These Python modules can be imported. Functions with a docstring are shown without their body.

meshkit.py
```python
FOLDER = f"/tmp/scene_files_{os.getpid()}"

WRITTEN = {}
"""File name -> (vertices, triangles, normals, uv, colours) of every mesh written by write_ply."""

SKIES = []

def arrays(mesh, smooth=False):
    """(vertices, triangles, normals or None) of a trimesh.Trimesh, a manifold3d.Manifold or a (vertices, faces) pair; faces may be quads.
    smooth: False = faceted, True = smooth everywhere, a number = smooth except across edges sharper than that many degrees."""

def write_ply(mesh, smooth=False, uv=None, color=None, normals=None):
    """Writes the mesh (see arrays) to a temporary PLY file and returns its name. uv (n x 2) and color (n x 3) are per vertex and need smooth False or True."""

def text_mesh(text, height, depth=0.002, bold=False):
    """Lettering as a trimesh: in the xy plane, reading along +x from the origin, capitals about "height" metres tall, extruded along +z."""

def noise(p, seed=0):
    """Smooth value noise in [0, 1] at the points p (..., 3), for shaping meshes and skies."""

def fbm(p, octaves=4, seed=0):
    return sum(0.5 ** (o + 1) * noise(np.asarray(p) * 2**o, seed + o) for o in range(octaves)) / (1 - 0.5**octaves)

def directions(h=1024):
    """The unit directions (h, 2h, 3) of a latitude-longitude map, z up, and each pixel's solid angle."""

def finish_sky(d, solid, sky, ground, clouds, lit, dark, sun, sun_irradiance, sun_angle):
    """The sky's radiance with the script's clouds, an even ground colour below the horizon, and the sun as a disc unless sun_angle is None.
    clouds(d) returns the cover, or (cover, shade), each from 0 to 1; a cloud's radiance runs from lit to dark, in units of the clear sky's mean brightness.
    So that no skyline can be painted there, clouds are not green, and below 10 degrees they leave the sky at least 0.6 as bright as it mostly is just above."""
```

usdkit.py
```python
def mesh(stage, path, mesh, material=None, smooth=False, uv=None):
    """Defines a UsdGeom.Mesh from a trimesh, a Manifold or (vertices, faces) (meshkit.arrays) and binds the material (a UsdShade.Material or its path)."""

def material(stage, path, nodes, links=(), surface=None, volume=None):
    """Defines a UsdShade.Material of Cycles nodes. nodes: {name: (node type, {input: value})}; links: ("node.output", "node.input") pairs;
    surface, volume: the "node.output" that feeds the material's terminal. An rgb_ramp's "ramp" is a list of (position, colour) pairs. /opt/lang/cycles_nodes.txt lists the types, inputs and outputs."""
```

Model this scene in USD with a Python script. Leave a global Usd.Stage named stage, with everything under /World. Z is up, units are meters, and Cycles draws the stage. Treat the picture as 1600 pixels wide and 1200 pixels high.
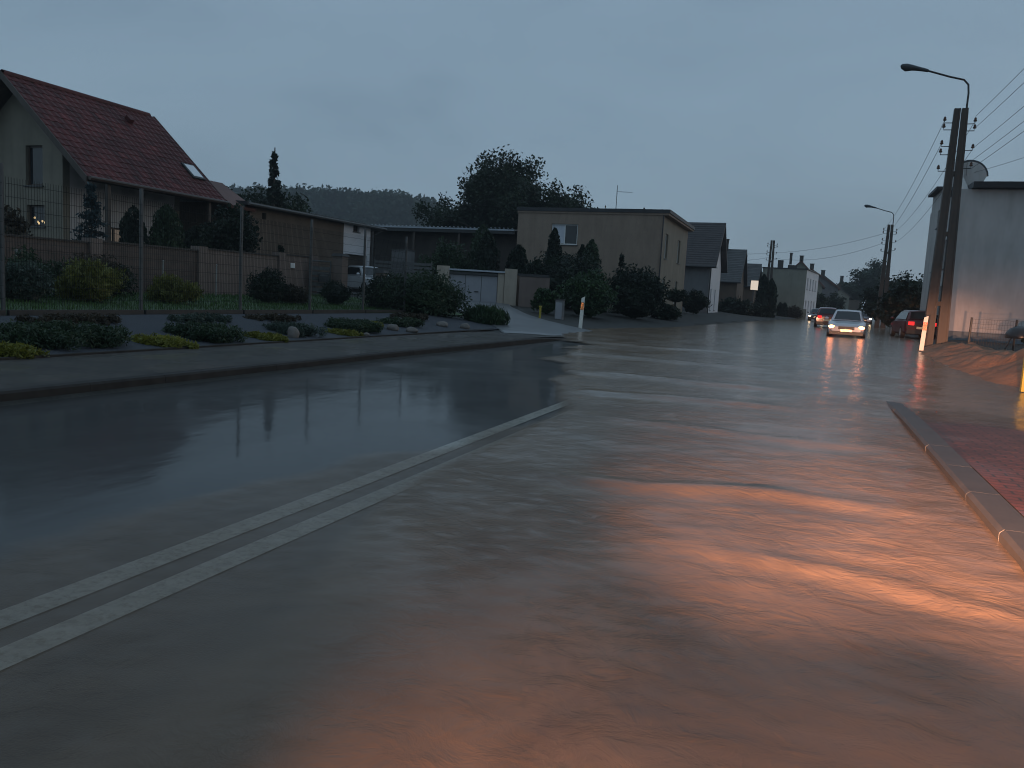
import math, random
import numpy as np
import trimesh, usdkit, meshkit
from shapely.geometry import Polygon, box as sbox
from pxr import Usd, UsdGeom, UsdLux, UsdShade, Gf, Sdf, Vt

PI = math.pi
stage = Usd.Stage.CreateInMemory()
UsdGeom.SetStageUpAxis(stage, 'Z'); UsdGeom.SetStageMetersPerUnit(stage, 1.0)
UsdGeom.Xform.Define(stage, '/World'); UsdGeom.Scope.Define(stage, '/World/Looks')

# ------------------------------------------------------------------ camera
cam = UsdGeom.Camera.Define(stage, '/World/camera')
cam.CreateHorizontalApertureAttr(36.0); cam.CreateFocalLengthAttr(27.99)
cam.CreateExposureAttr(0.72)
EYE, YAW, PITCH, ROLL = np.array([0, 0, 1.25]), math.radians(20.08), math.radians(6.5), math.radians(3.2)
def _w(v):
    c, s = math.cos(YAW), math.sin(YAW)
    return np.array([c*v[0]-s*v[1], s*v[0]+c*v[1], v[2]])
_rt, _up, _fw = _w([1, 0, 0]), _w([0, math.sin(PITCH), math.cos(PITCH)]), _w([0, math.cos(PITCH), -math.sin(PITCH)])
_R = math.cos(ROLL)*_rt + math.sin(ROLL)*_up
_U = -math.sin(ROLL)*_rt + math.cos(ROLL)*_up
cam.AddTransformOp().Set(Gf.Matrix4d(*_R, 0, *_U, 0, *(-_fw), 0, *EYE, 1))

# ------------------------------------------------------------------ sky and last light of the sun
SUN_EL, SUN_AZ = math.radians(5.0), math.radians(55.0)
sky_mat = usdkit.material(stage, '/World/Looks/sky', {
    'sky': ('sky_texture', {'sky_type': 'single_scattering', 'sun_disc': False, 'sun_elevation': SUN_EL, 'sun_rotation': SUN_AZ, 'aerosol_density': 2.0}),
    'tc': ('texture_coordinate', {}),
    'mp': ('mapping', {'scale': (1.3, 1.3, 3.2)}),
    'n': ('noise_texture', {'scale': 2.1, 'detail': 4, 'roughness': .5, 'distortion': .5}),
    'r': ('rgb_ramp', {'ramp': [(.24, (1.02, 1.55, 2.12)), (.46, (1.31, 1.93, 2.56)), (.74, (1.46, 2.12, 2.78))]}),
    'mix': ('mix_color', {'fac': .90, 'use_clamp': False}),
    'bg': ('background_shader', {'strength': .10})},
    [('tc.generated', 'mp.vector'), ('mp.vector', 'n.vector'), ('n.fac', 'r.fac'), ('sky.color', 'mix.a'), ('r.color', 'mix.b'), ('mix.result', 'bg.color')], surface='bg.background')
dome = UsdLux.DomeLight.Define(stage, '/World/sky')
UsdShade.MaterialBindingAPI.Apply(dome.GetPrim()).Bind(sky_mat)
dome.GetPrim().SetCustomDataByKey('kind', 'structure'); dome.GetPrim().SetCustomDataByKey('label', 'overcast blue grey sky at dusk')
sun = UsdLux.DistantLight.Define(stage, '/World/sun')
sun.CreateNormalizeAttr(True); sun.CreateIntensityAttr(.02); sun.CreateAngleAttr(25.0); sun.CreateColorAttr(Gf.Vec3f(1, .93, .85))
_d = -np.array([math.sin(SUN_AZ)*math.cos(SUN_EL), math.cos(SUN_AZ)*math.cos(SUN_EL), math.sin(SUN_EL)])
def aim(xf, d, at=None, wide=1.0):
    d = np.array(d, float)/np.linalg.norm(d); z = -d
    x = np.cross([0, 0, 1.0], z); x /= np.linalg.norm(x); y = np.cross(z, x); x = x*wide
    p = at if at is not None else (0, 0, 0)
    xf.AddTransformOp().Set(Gf.Matrix4d(*map(float, x), 0, *map(float, y), 0, *map(float, z), 0, *map(float, p), 1))
aim(sun, _d)
# dipped headlamps of the car the picture is taken from: their beams light the water, the sand and the posts ahead
def headlamp(name, at, target, inten, cone, soft, color, radius=.05, wide=1.0):
    l = UsdLux.SphereLight.Define(stage, '/World/' + name)
    l.CreateRadiusAttr(radius); l.CreateNormalizeAttr(True); l.CreateIntensityAttr(inten); l.CreateColorAttr(Gf.Vec3f(*color))
    sh = UsdLux.ShapingAPI.Apply(l.GetPrim()); sh.CreateShapingConeAngleAttr(cone); sh.CreateShapingConeSoftnessAttr(soft)
    aim(l, np.array(target, float)-np.array(at), at, wide)
WARM = (1.0, .47, .27)
for k, (x, tx, ty, w) in enumerate(((-.60, 1.0, 9.0, 1850), (.66, 1.75, 8.4, 2100))):
    headlamp(f'headlamp_beam_{k:03d}', (x, .38, .64), (tx, ty, .0), w, 9.3, 1.0, WARM, wide=2.4)
    headlamp(f'headlamp_far_beam_{k:03d}', (x, .38, .66), (4.1 + .15*k, 30.0, .42), 3300, 3.4, 1.0, WARM, wide=1.45)
    headlamp(f'headlamp_spill_{k:03d}', (x, .38, .62), (x+.42, 2.3, 0), 60, 40, 1.0, WARM)

# ------------------------------------------------------------------ helpers
ORIGIN, COUNT = {}, {}
def numbered(parent, name):
    k = parent + '/' + name; n = COUNT.get(k, 0); COUNT[k] = n + 1
    return k if n == 0 else f'{k}_{n:03d}'
def data(p, **kw):
    for k, v in kw.items():
        if v: p.SetCustomDataByKey(k, v)
    return p
class MB:
    """collects shapes into one mesh"""
    def __init__(s): s.v, s.f, s.n = [], [], 0
    def add(s, v, f):
        v = np.asarray(v, float); f = np.asarray(f, int)
        if f.shape[1] == 4: f = np.vstack([f[:, [0, 1, 2]], f[:, [0, 2, 3]]])
        s.v.append(v); s.f.append(f + s.n); s.n += len(v); return s
    def tm(s, m): return s.add(m.vertices, m.faces)
    def box(s, c, d, rz=0, taper=1.0):
        x, y, z = np.array(d)/2
        b = np.array([[-x, -y, -z], [x, -y, -z], [x, y, -z], [-x, y, -z], [-x, -y, z], [x, -y, z], [x, y, z], [-x, y, z]], float)
        b[4:, :2] *= taper
        if rz:
            q = np.array([[math.cos(rz), math.sin(rz), 0], [-math.sin(rz), math.cos(rz), 0], [0, 0, 1]]); b = b @ q
        return s.add(b + np.array(c), [[0, 3, 2, 1], [4, 5, 6, 7], [0, 1, 5, 4], [1, 2, 6, 5], [2, 3, 7, 6], [3, 0, 4, 7]])
    def rbox(s, a, b):
        a, b = np.array(a, float), np.array(b, float); return s.box((a+b)/2, np.abs(b-a))
    def hexa(s, bottom, top):
        return s.add(np.vstack([bottom, top]), [[0, 3, 2, 1], [4, 5, 6, 7], [0, 1, 5, 4], [1, 2, 6, 5], [2, 3, 7, 6], [3, 0, 4, 7]])
    def tube(s, pts, r, n=6, cap=True):
        pts = np.array(pts, float); r = np.broadcast_to(r, len(pts)); vs = []
        for i, p in enumerate(pts):
            t = pts[min(i+1, len(pts)-1)] - pts[max(i-1, 0)]; t /= np.linalg.norm(t) + 1e-12
            a = np.cross(t, [0, 0, 1.0] if abs(t[2]) < .9 else [1.0, 0, 0]); a /= np.linalg.norm(a); b = np.cross(t, a)
            th = np.arange(n)*2*PI/n
            vs.append(p + r[i]*(np.cos(th)[:, None]*a + np.sin(th)[:, None]*b))
        f = [[i*n+j, i*n+(j+1) % n, (i+1)*n+(j+1) % n, (i+1)*n+j] for i in range(len(pts)-1) for j in range(n)]
        v = np.vstack(vs)
        s.add(v, f)
        if cap:
            s.add(np.vstack([vs[0], pts[:1]]), [[(j+1) % n, j, n] for j in range(n)])
            s.add(np.vstack([vs[-1], pts[-1:]]), [[j, (j+1) % n, n] for j in range(n)])
        return s
    def lathe(s, prof, c=(0, 0, 0), n=12):
        pr = np.array(prof, float); th = np.arange(n)*2*PI/n
        v = np.array([[r*math.cos(t), r*math.sin(t), z] for r, z in pr for t in th]) + np.array(c)
        f = [[i*n+j, i*n+(j+1) % n, (i+1)*n+(j+1) % n, (i+1)*n+j] for i in range(len(pr)-1) for j in range(n)]
        return s.add(v, f)
    def ball(s, c, r, sub=2):
        m = trimesh.creation.icosphere(sub, 1.0); return s.add(m.vertices*np.array(r) + np.array(c), m.faces)
    def get(s): return np.vstack(s.v), np.vstack(s.f)
def obj(name, mesh, mat, parent=None, smooth=False, local=False, **kw):
    par = str(parent.GetPath()) if parent is not None else '/World'
    if isinstance(mesh, MB): mesh = mesh.get()
    elif hasattr(mesh, 'vertices'): mesh = (np.array(mesh.vertices), np.array(mesh.faces))
    o = ORIGIN.get(par)
    v = np.asarray(mesh[0], float)
    if o is not None and not local: v = v - o
    path = numbered(par, name)
    p = usdkit.mesh(stage, path, (v, mesh[1]), mat, smooth=smooth).GetPrim()
    if o is not None: ORIGIN[path] = np.zeros(3) if local else o
    return data(p, **kw)
def thing(name, label, cat, loc=(0, 0, 0), rotz=0, group=None, tilt=None):
    x = UsdGeom.Xform.Define(stage, numbered('/World', name)); x.AddTranslateOp().Set(Gf.Vec3d(*map(float, loc)))
    if rotz: x.AddRotateZOp().Set(math.degrees(rotz))
    if tilt: x.AddRotateYOp().Set(tilt)
    ORIGIN[str(x.GetPath())] = np.zeros(3) if (rotz or tilt) else np.array(loc, float)
    return data(x.GetPrim(), label=label, category=cat, group=group)
def struct(name, mesh, mat, parent=None, smooth=False, label=None):
    return obj(name, mesh, mat, parent, smooth, kind='structure', label=label)
def dup(root, loc, rotz=0, label=None, group=None, scale=None):
    was = root.GetCustomData()
    x = UsdGeom.Xform.Define(stage, numbered('/World', root.GetName()))
    p = x.GetPrim(); p.GetReferences().AddInternalReference(root.GetPath()); p.SetInstanceable(True)
    x.ClearXformOpOrder(); x.AddTranslateOp(opSuffix='at').Set(Gf.Vec3d(*map(float, loc)))
    if rotz: x.AddRotateZOp(opSuffix='turn').Set(math.degrees(rotz))
    if scale: x.AddScaleOp(opSuffix='size').Set(Gf.Vec3f(*np.broadcast_to(scale, 3).astype(float).tolist()))
    return data(p, label=label or was.get('label'), category=was.get('category'), group=group or was.get('group'))

# ------------------------------------------------------------------ materials
MATS = {}
def mat(name, color, rough=.6, var=.25, scale=6.0, bump=0.0, bscale=40.0, bdist=.01, spec=.5, metal=0.0, emit=None, coat=0.0, coat_rough=.05, scale3=None, detail=4, streak=None):
    streak = name.startswith('render_') if streak is None else streak
    nodes = {'p': ('principled_bsdf', {'roughness': rough, 'metallic': metal, 'specular_ior_level': spec, 'coat_weight': coat, 'coat_roughness': coat_rough}),
             'g': ('geometry', {}), 'm': ('mapping', {'scale': scale3 or (1, 1, 1)}),
             'n': ('noise_texture', {'scale': scale, 'detail': detail, 'roughness': .6}),
             'r': ('rgb_ramp', {'ramp': [(.25, tuple(c*(1-var) for c in color)), (.5, color), (.78, tuple(min(.95, c*(1+var)) for c in color))]})}
    links = [('g.position', 'm.vector'), ('m.vector', 'n.vector'), ('n.fac', 'r.fac'), ('r.color', 'p.base_color')]
    if bump:
        nodes['n2'] = ('noise_texture', {'scale': bscale, 'detail': 3}); nodes['b'] = ('bump', {'strength': bump, 'distance': bdist})
        links += [('m.vector', 'n2.vector'), ('n2.fac', 'b.height'), ('b.normal', 'p.normal')]
    if streak:
        nodes.update({'ms': ('mapping', {'scale': (1.5, 1.5, .33)}), 'ns': ('noise_texture', {'scale': 1.3, 'detail': 5, 'roughness': .65}), 'rs': ('rgb_ramp', {'ramp': [(.26, (.80, .79, .775)), (.58, (1, 1, 1)), (.8, (1.04, 1.035, 1.03))]}), 'mx': ('mix_color', {'blend_type': 'multiply', 'fac': 1.0, 'use_clamp': False, 'use_clamp_result': False})}); links.remove(('r.color', 'p.base_color'))
        links += [('g.position', 'ms.vector'), ('ms.vector', 'ns.vector'), ('ns.fac', 'rs.fac'), ('r.color', 'mx.a'), ('rs.color', 'mx.b'), ('mx.result', 'p.base_color')]
    if emit:
        nodes['p'][1]['emission_color'] = emit[0]; nodes['p'][1]['emission_strength'] = emit[1]
    MATS[name] = usdkit.material(stage, '/World/Looks/' + name, nodes, links, surface='p.BSDF'); return MATS[name]
def brickmat(name, c1, c2, mortar, bw, rh, ms=.012, rough=.55, flat=False, bump=.4, spec=.5, puddle=False):
    nodes = {'g': ('geometry', {}), 'sx': ('separate_xyz', {}), 'ad': ('math', {'math_type': 'add'}), 'cx': ('combine_xyz', {}),
             'br': ('brick_texture', {'color1': c1, 'color2': c2, 'mortar': mortar, 'scale': 1.0, 'mortar_size': ms, 'brick_width': bw, 'row_height': rh, 'mortar_smooth': .2}),
             'n': ('noise_texture', {'scale': 2.5, 'detail': 4}), 'rr': ('rgb_ramp', {'ramp': [(.3, (.62, .62, .62)), (.7, (1.1, 1.1, 1.1))]}),
             'mx': ('mix_color', {'blend_type': 'multiply', 'fac': 1.0, 'use_clamp': False}), 'b': ('bump', {'strength': bump, 'distance': .006, 'invert': True}),
             'p': ('principled_bsdf', {'roughness': rough, 'specular_ior_level': spec})}
    if puddle: nodes.update({'pn': ('noise_texture', {'scale': .8, 'detail': 3}), 'pr': ('rgb_ramp', {'ramp': [(.48, (0, 0, 0)), (.58, (.5, .5, .5))]})}); nodes['p'][1].update({'coat_roughness': .08, 'coat_ior': 1.33})
    links = [('g.position', 'sx.vector'), ('sx.x', 'ad.value1'), ('sx.y', 'ad.value2')]
    if puddle: links += [('g.position', 'pn.vector'), ('pn.fac', 'pr.fac'), ('pr.color', 'p.coat_weight')]
    if flat: links += [('g.position', 'br.vector')]
    else: links += [('ad.value', 'cx.x'), ('sx.z', 'cx.y'), ('cx.vector', 'br.vector')]
    links += [('g.position', 'n.vector'), ('n.fac', 'rr.fac'), ('br.color', 'mx.a'), ('rr.color', 'mx.b'), ('mx.result', 'p.base_color'), ('br.fac', 'b.height'), ('b.normal', 'p.normal')]
    MATS[name] = usdkit.material(stage, '/World/Looks/' + name, nodes, links, surface='p.BSDF'); return MATS[name]
def leafmat(name, dark, light, rough=.5, scale=1.4):
    MATS[name] = usdkit.material(stage, '/World/Looks/' + name, {
        'g': ('geometry', {}), 'n': ('noise_texture', {'scale': scale, 'detail': 3}), 'ri': ('math', {'math_type': 'multiply_add', 'value2': .35, 'value3': -.17}),
        'ad': ('math', {'math_type': 'add'}), 'r': ('rgb_ramp', {'ramp': [(.3, dark), (.75, light)]}),
        'p': ('principled_bsdf', {'roughness': rough, 'specular_ior_level': .35}), 't': ('translucent_bsdf', {}), 'm': ('mix_closure', {'fac': .22})},
        [('g.position', 'n.vector'), ('g.random_per_island', 'ri.value1'), ('n.fac', 'ad.value1'), ('ri.value', 'ad.value2'), ('ad.value', 'r.fac'), ('r.color', 'p.base_color'), ('r.color', 't.color'),
         ('p.BSDF', 'm.closure1'), ('t.BSDF', 'm.closure2')], surface='m.closure'); return MATS[name]
def emitmat(name, color, strength):
    MATS[name] = usdkit.material(stage, '/World/Looks/' + name, {'e': ('emission', {'color': color, 'strength': strength})}, [], surface='e.emission'); return MATS[name]

mat('soil', (.035, .033, .028), .8, .4, 3, .6, 25, .02)
mat('lawn_soil', (.045, .085, .026), .75, .45, 2.2, .8, 60, .02)
mat('gravel', (.062, .066, .076), .75, .4, 45, 1.0, 70, .012, spec=.25)
mat('kerb_dark', (.036, .031, .028), .7, .35, 5, .3, 60, .004, spec=.2)
mat('driveway', (.135, .135, .14), .35, .2, 1.1, .2, 40, .004)
mat('kerb_concrete', (.036, .033, .031), .5, .25, 5, .3, 60, .004)
mat('dark_concrete', (.032, .029, .027), .6, .35, 4, .3, 40, .005)
mat('mud', (.16, .11, .07), .45, .35, 2.5, .6, 20, .02)
mat('sand', (.24, .112, .055), .72, .4, 2.2, 1.0, 16, .03)
mat('render_cream', (.215, .19, .145), .75, .12, 1.2, .15, 120, .003)
mat('render_beige', (.275, .205, .155), .75, .10, .9, .15, 120, .003)
mat('render_brown', (.13, .096, .07), .8, .15, .8, .15, 120, .003)
mat('render_grey', (.18, .178, .18), .75, .12, .9)
mat('render_white', (.50, .465, .44), .7, .07, .8, .12, 90, .003)
mat('render_olive', (.25, .245, .20), .75, .10, .3)
mat('render_dark', (.06, .05, .043), .8, .25, 1.2)
mat('render_pink', (.18, .133, .112), .7, .12, 1.4, .15, 100, .003)
mat('render_post', (.40, .335, .265), .7, .12, 1.4, .15, 100, .003)
mat('tile_red', (.108, .026, .025), .55, .5, 1.1, spec=.25)
mat('tile_red_dark', (.098, .025, .024), .55, .5, 1.1, spec=.25)
for nm_, c_ in (('tile_red', (.112, .027, .025)), ('tile_red_dark', (.095, .025, .024))):
    MATS[nm_] = usdkit.material(stage, '/World/Looks/' + nm_ + '_varied', {
        'g': ('geometry', {}), 'o': ('object_info', {}), 'ad': ('math', {'math_type': 'add'}), 'fr': ('math', {'math_type': 'fraction'}), 'r': ('rgb_ramp', {'ramp': [(0, tuple(x*.62 for x in c_)), (.5, c_), (.9, tuple(x*1.2 for x in c_)), (1, tuple(x*1.5 for x in c_))]}),
        'n': ('noise_texture', {'scale': .9, 'detail': 5, 'roughness': .65}), 'rn': ('rgb_ramp', {'ramp': [(.3, (.62, .66, .62)), (.6, (1.05, 1, 1))]}), 'mx': ('mix_color', {'blend_type': 'multiply', 'fac': 1.0, 'use_clamp': False}), 'p': ('principled_bsdf', {'roughness': .55, 'specular_ior_level': .25})},
        [('g.random_per_island', 'ad.value1'), ('o.random', 'ad.value2'), ('ad.value', 'fr.value1'), ('fr.value', 'r.fac'), ('g.position', 'n.vector'), ('n.fac', 'rn.fac'), ('r.color', 'mx.a'), ('rn.color', 'mx.b'), ('mx.result', 'p.base_color')], surface='p.BSDF')
mat('roof_dark', (.045, .035, .034), .55, .35, 1.4)
mat('roof_brown', (.14, .065, .05), .6, .3, .6)
mat('roof_slate', (.07, .066, .064), .55, .3, 1.0)
mat('roof_felt', (.03, .03, .032), .55, .3, 2)
mat('roof_metal', (.38, .41, .45), .38, .15, 2, metal=.0)
mat('wood_dark', (.055, .04, .03), .55, .4, 6, scale3=(1, 1, .1))
mat('fascia_black', (.02, .02, .02), .4, .2, 3)
mat('frame_white', (.7, .7, .68), .4, .05, 3)
mat('frame_brown', (.06, .04, .03), .4, .2, 3)
mat('galv', (.10, .10, .098), .5, .2, 9, metal=.35)
mat('steel_dark', (.045, .045, .045), .45, .3, 8, metal=.3)
mat('pole_concrete', (.075, .058, .046), .6, .3, 3.0, .3, 40, .006, scale3=(1, 1, .25))
mat('insulator', (.09, .05, .035), .2, .2, 6)
mat('wire', (.03, .03, .03), .5, 0, 3)
mat('lamp_body', (.05, .055, .06), .4, .2, 6)
mat('curtain', (.55, .57, .62), .8, .12, 9, scale3=(4, 4, .2))
mat('door_grey', (.29, .29, .31), .4, .06, 2)
mat('post_white', (.82, .80, .72), .4, .06, 6)
mat('marker_yellow', (.40, .31, .035), .4, .1, 8)
mat('rock', (.15, .13, .115), .7, .35, 6, .5, 25, .02)
mat('bark', (.05, .04, .03), .8, .35, 8, .5, 30, .02, scale3=(1, 1, .25))
mat('rubber', (.015, .015, .015), .6, .2, 8)
mat('trim_black', (.02, .02, .021), .35, .2, 8)
mat('paint_silver', (.50, .52, .55), .28, .04, 3, coat=1.0)
mat('paint_grey', (.42, .43, .44), .3, .04, 3, coat=1.0)
mat('paint_red', (.10, .009, .011), .28, .08, 3, coat=1.0)
mat('paint_maroon', (.045, .006, .007), .35, .1, 3, coat=.4)
mat('paint_dark', (.035, .02, .024), .28, .1, 3, coat=1.0)
mat('paint_white', (.72, .74, .76), .28, .03, 3, coat=1.0)
mat('alloy', (.5, .5, .5), .3, .1, 8, metal=.8)
mat('glass_dark', (.012, .014, .016), .05, 0, 2, spec=.6)
mat('mesh_wire', (.022, .023, .022), .8, .2, 8, spec=.1)
mat('stake_grey', (.24, .24, .23), .5, .1, 5)
mat('number_plate', (.85, .78, .5), .3, .02, 8)
mat('sign_white', (.8, .8, .78), .4, .03, 5)
mat('plaster_white', (.72, .70, .71), .7, .07, .8)
mat('plinth', (.11, .14, .16), .55, .2, 2)
brickmat('garden_wall', (.10, .07, .058), (.08, .056, .048), (.055, .047, .042), .42, .2, .012)
brickmat('footway_pavers', (.066, .055, .045), (.05, .043, .036), (.026, .023, .021), .2, .1, .004, .62, True, .25, .22, True)
brickmat('red_pavers', (.18, .052, .038), (.11, .034, .027), (.03, .02, .017), .2, .1, .009, .5, True, .3, .3, True)
emitmat('headlight_glow', (1.0, .28, .10), 10.0)
emitmat('headlight_white', (1.0, .70, .40), 9.0)
emitmat('tail_glow', (1.0, .03, .03), .9)
emitmat('lamp_window', (1.0, .72, .38), .5)
emitmat('sign_glow', (1.0, .86, .72), .42)
leafmat('leaf_juniper', (.026, .046, .022), (.065, .10, .045))
leafmat('leaf_dark', (.010, .018, .010), (.03, .05, .024))
leafmat('leaf_mid', (.02, .045, .016), (.06, .11, .035))
leafmat('leaf_yellow', (.14, .14, .018), (.28, .265, .04))
leafmat('leaf_olive', (.10, .105, .02), (.22, .215, .05))
leafmat('leaf_blue', (.03, .05, .055), (.07, .105, .11))
leafmat('leaf_greyish', (.045, .065, .05), (.10, .13, .10))
leafmat('leaf_bronze', (.04, .032, .02), (.085, .068, .042))
leafmat('leaf_tree', (.012, .022, .010), (.04, .065, .026), scale=.5)
leafmat('leaf_forest', (.022, .036, .022), (.06, .085, .05), scale=.04)
leafmat('grass', (.04, .085, .018), (.085, .17, .04))
def retro(name, c):
    MATS[name] = usdkit.material(stage, '/World/Looks/' + name, {'m': ('principled_bsdf', {'base_color': c, 'metallic': 1.0, 'roughness': .15})}, [], surface='m.BSDF')
retro('reflector_red', (1.0, .42, .36)); retro('reflector_white', (1.0, .93, .85)); retro('reflector_amber', (1.0, .78, .55))
# wet asphalt: dark stone under a still film of water
usdkit.material(stage, '/World/Looks/wet_asphalt', {
    'g': ('geometry', {}), 'n': ('noise_texture', {'scale': .55, 'detail': 5, 'roughness': .6}), 'f': ('noise_texture', {'scale': 140, 'detail': 2}),
    'r': ('rgb_ramp', {'ramp': [(.3, (.014, .0135, .013)), (.7, (.028, .0265, .025))]}),
    'ms': ('mapping', {'scale': (1.6, .7, 1)}), 'wn': ('noise_texture', {'scale': 2.6, 'detail': 3}), 'wb': ('bump', {'strength': .3, 'distance': .006}),
    'b': ('bump', {'strength': .5, 'distance': .003}), 'rr': ('rgb_ramp', {'ramp': [(.40, (.06, .06, .06)), (.68, (.16, .16, .16))]}),
    'p': ('principled_bsdf', {'roughness': .5, 'specular_ior_level': .1, 'coat_weight': .58, 'coat_ior': 1.33})},
    [('g.position', 'n.vector'), ('g.position', 'f.vector'), ('n.fac', 'r.fac'), ('r.color', 'p.base_color'), ('f.fac', 'b.height'), ('b.normal', 'p.normal'),
     ('g.position', 'ms.vector'), ('ms.vector', 'wn.vector'), ('wn.fac', 'wb.height'), ('wb.normal', 'p.coat_normal'), ('n.fac', 'rr.fac'), ('rr.color', 'p.coat_roughness')], surface='p.BSDF')
usdkit.material(stage, '/World/Looks/line_paint', {
    'g': ('geometry', {}), 'n': ('noise_texture', {'scale': 9, 'detail': 5, 'roughness': .7}), 'r': ('rgb_ramp', {'ramp': [(.28, (.17, .16, .135)), (.5, (.27, .255, .215)), (.75, (.34, .32, .275))]}),
    'n3': ('noise_texture', {'scale': 26, 'detail': 4, 'roughness': .7}), 'r3': ('rgb_ramp', {'ramp': [(.34, (.55, .55, .55)), (.52, (1, 1, 1))]}), 't': ('transparent_bsdf', {}), 'mx': ('mix_closure', {}),
    'p': ('principled_bsdf', {'roughness': .5, 'specular_ior_level': .1, 'coat_weight': .58, 'coat_ior': 1.33, 'coat_roughness': .1})},
    [('g.position', 'n.vector'), ('n.fac', 'r.fac'), ('r.color', 'p.base_color'), ('g.position', 'n3.vector'), ('n3.fac', 'r3.fac'), ('r3.color', 'mx.fac'), ('t.BSDF', 'mx.closure1'), ('p.BSDF', 'mx.closure2')], surface='mx.closure')
# flood water: turbid brown, thin at its edges (the mesh carries how much of the ground it hides)
usdkit.material(stage, '/World/Looks/flood_water', {
    'g': ('geometry', {}), 'a': ('attribute', {'attribute': 'cover'}), 'tr': ('transparent_bsdf', {}),
    'n': ('noise_texture', {'scale': 1.1, 'detail': 4, 'roughness': .6, 'distortion': 1.2}), 'r': ('rgb_ramp', {'ramp': [(.3, (.096, .066, .045)), (.7, (.150, .104, .071))]}),
    'm1': ('mapping', {'scale': (1.0, 1.3, 1), 'rotation': (0, 0, .35)}), 'n1': ('noise_texture', {'scale': 5.5, 'detail': 6, 'roughness': .66, 'distortion': 1.0}),
    'b': ('bump', {'distance': .035}), 'nc': ('noise_texture', {'scale': .7, 'detail': 2, 'distortion': .8}), 'rc': ('map_range', {'from_min': .35, 'from_max': .65, 'to_min': .12, 'to_max': .6, 'clamp': True}),
    'p': ('principled_bsdf', {'roughness': .15, 'ior': 1.33}), 'mx': ('mix_closure', {})},
    [('g.position', 'n.vector'), ('n.fac', 'r.fac'), ('r.color', 'p.base_color'), ('g.position', 'm1.vector'), ('m1.vector', 'n1.vector'), ('n1.fac', 'b.height'), ('g.position', 'nc.vector'), ('nc.fac', 'rc.value'), ('rc.result', 'b.strength'), ('b.normal', 'p.normal'),
     ('a.fac', 'mx.fac'), ('tr.BSDF', 'mx.closure1'), ('p.BSDF', 'mx.closure2')], surface='mx.closure')
def M(n): return n if not isinstance(n, str) else (MATS.get(n) or '/World/Looks/' + n)

# ------------------------------------------------------------------ terrain
def sstep(a, b, x): t = np.clip((np.asarray(x, float)-a)/(b-a), 0, 1); return t*t*(3-2*t)
def shift(Y): return .9*(np.clip(np.asarray(Y, float)-12, 0, None)/28)**1.5
def hgt(X, Y):
    X, Y = np.asarray(X, float), np.asarray(Y, float); xl = X - shift(Y)
    a = np.where(xl > -9.0, .10, .12 + .32*sstep(-9.0, -11.9, xl) + .04*np.clip(-xl-12, 0, 12))
    s = np.interp(Y, [30, 45], [7.4, 5.0]); b = .72*np.clip((-xl-s)/9.0, 0, 1)
    w = sstep(21.8, 24.5, Y); left = a*(1-w) + b*w + .12*np.clip((-xl-30)/30, 0, 1)
    kr = np.interp(Y, [7.0, 13.2, 30, 60], [.085, -.03, -.02, .0]); right = kr + .22*sstep(3.2, 6.0, xl) * sstep(10, 16, Y)
    road = -.10
    z = np.where(xl < -6.78, left, np.where(xl > 1.16, right, road))
    return z + .05*(meshkit.noise(np.stack([X*.5, Y*.5, X*0], -1)) - .5)*(xl < -9.2)*np.clip(w+.2, 0, 1)
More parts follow.
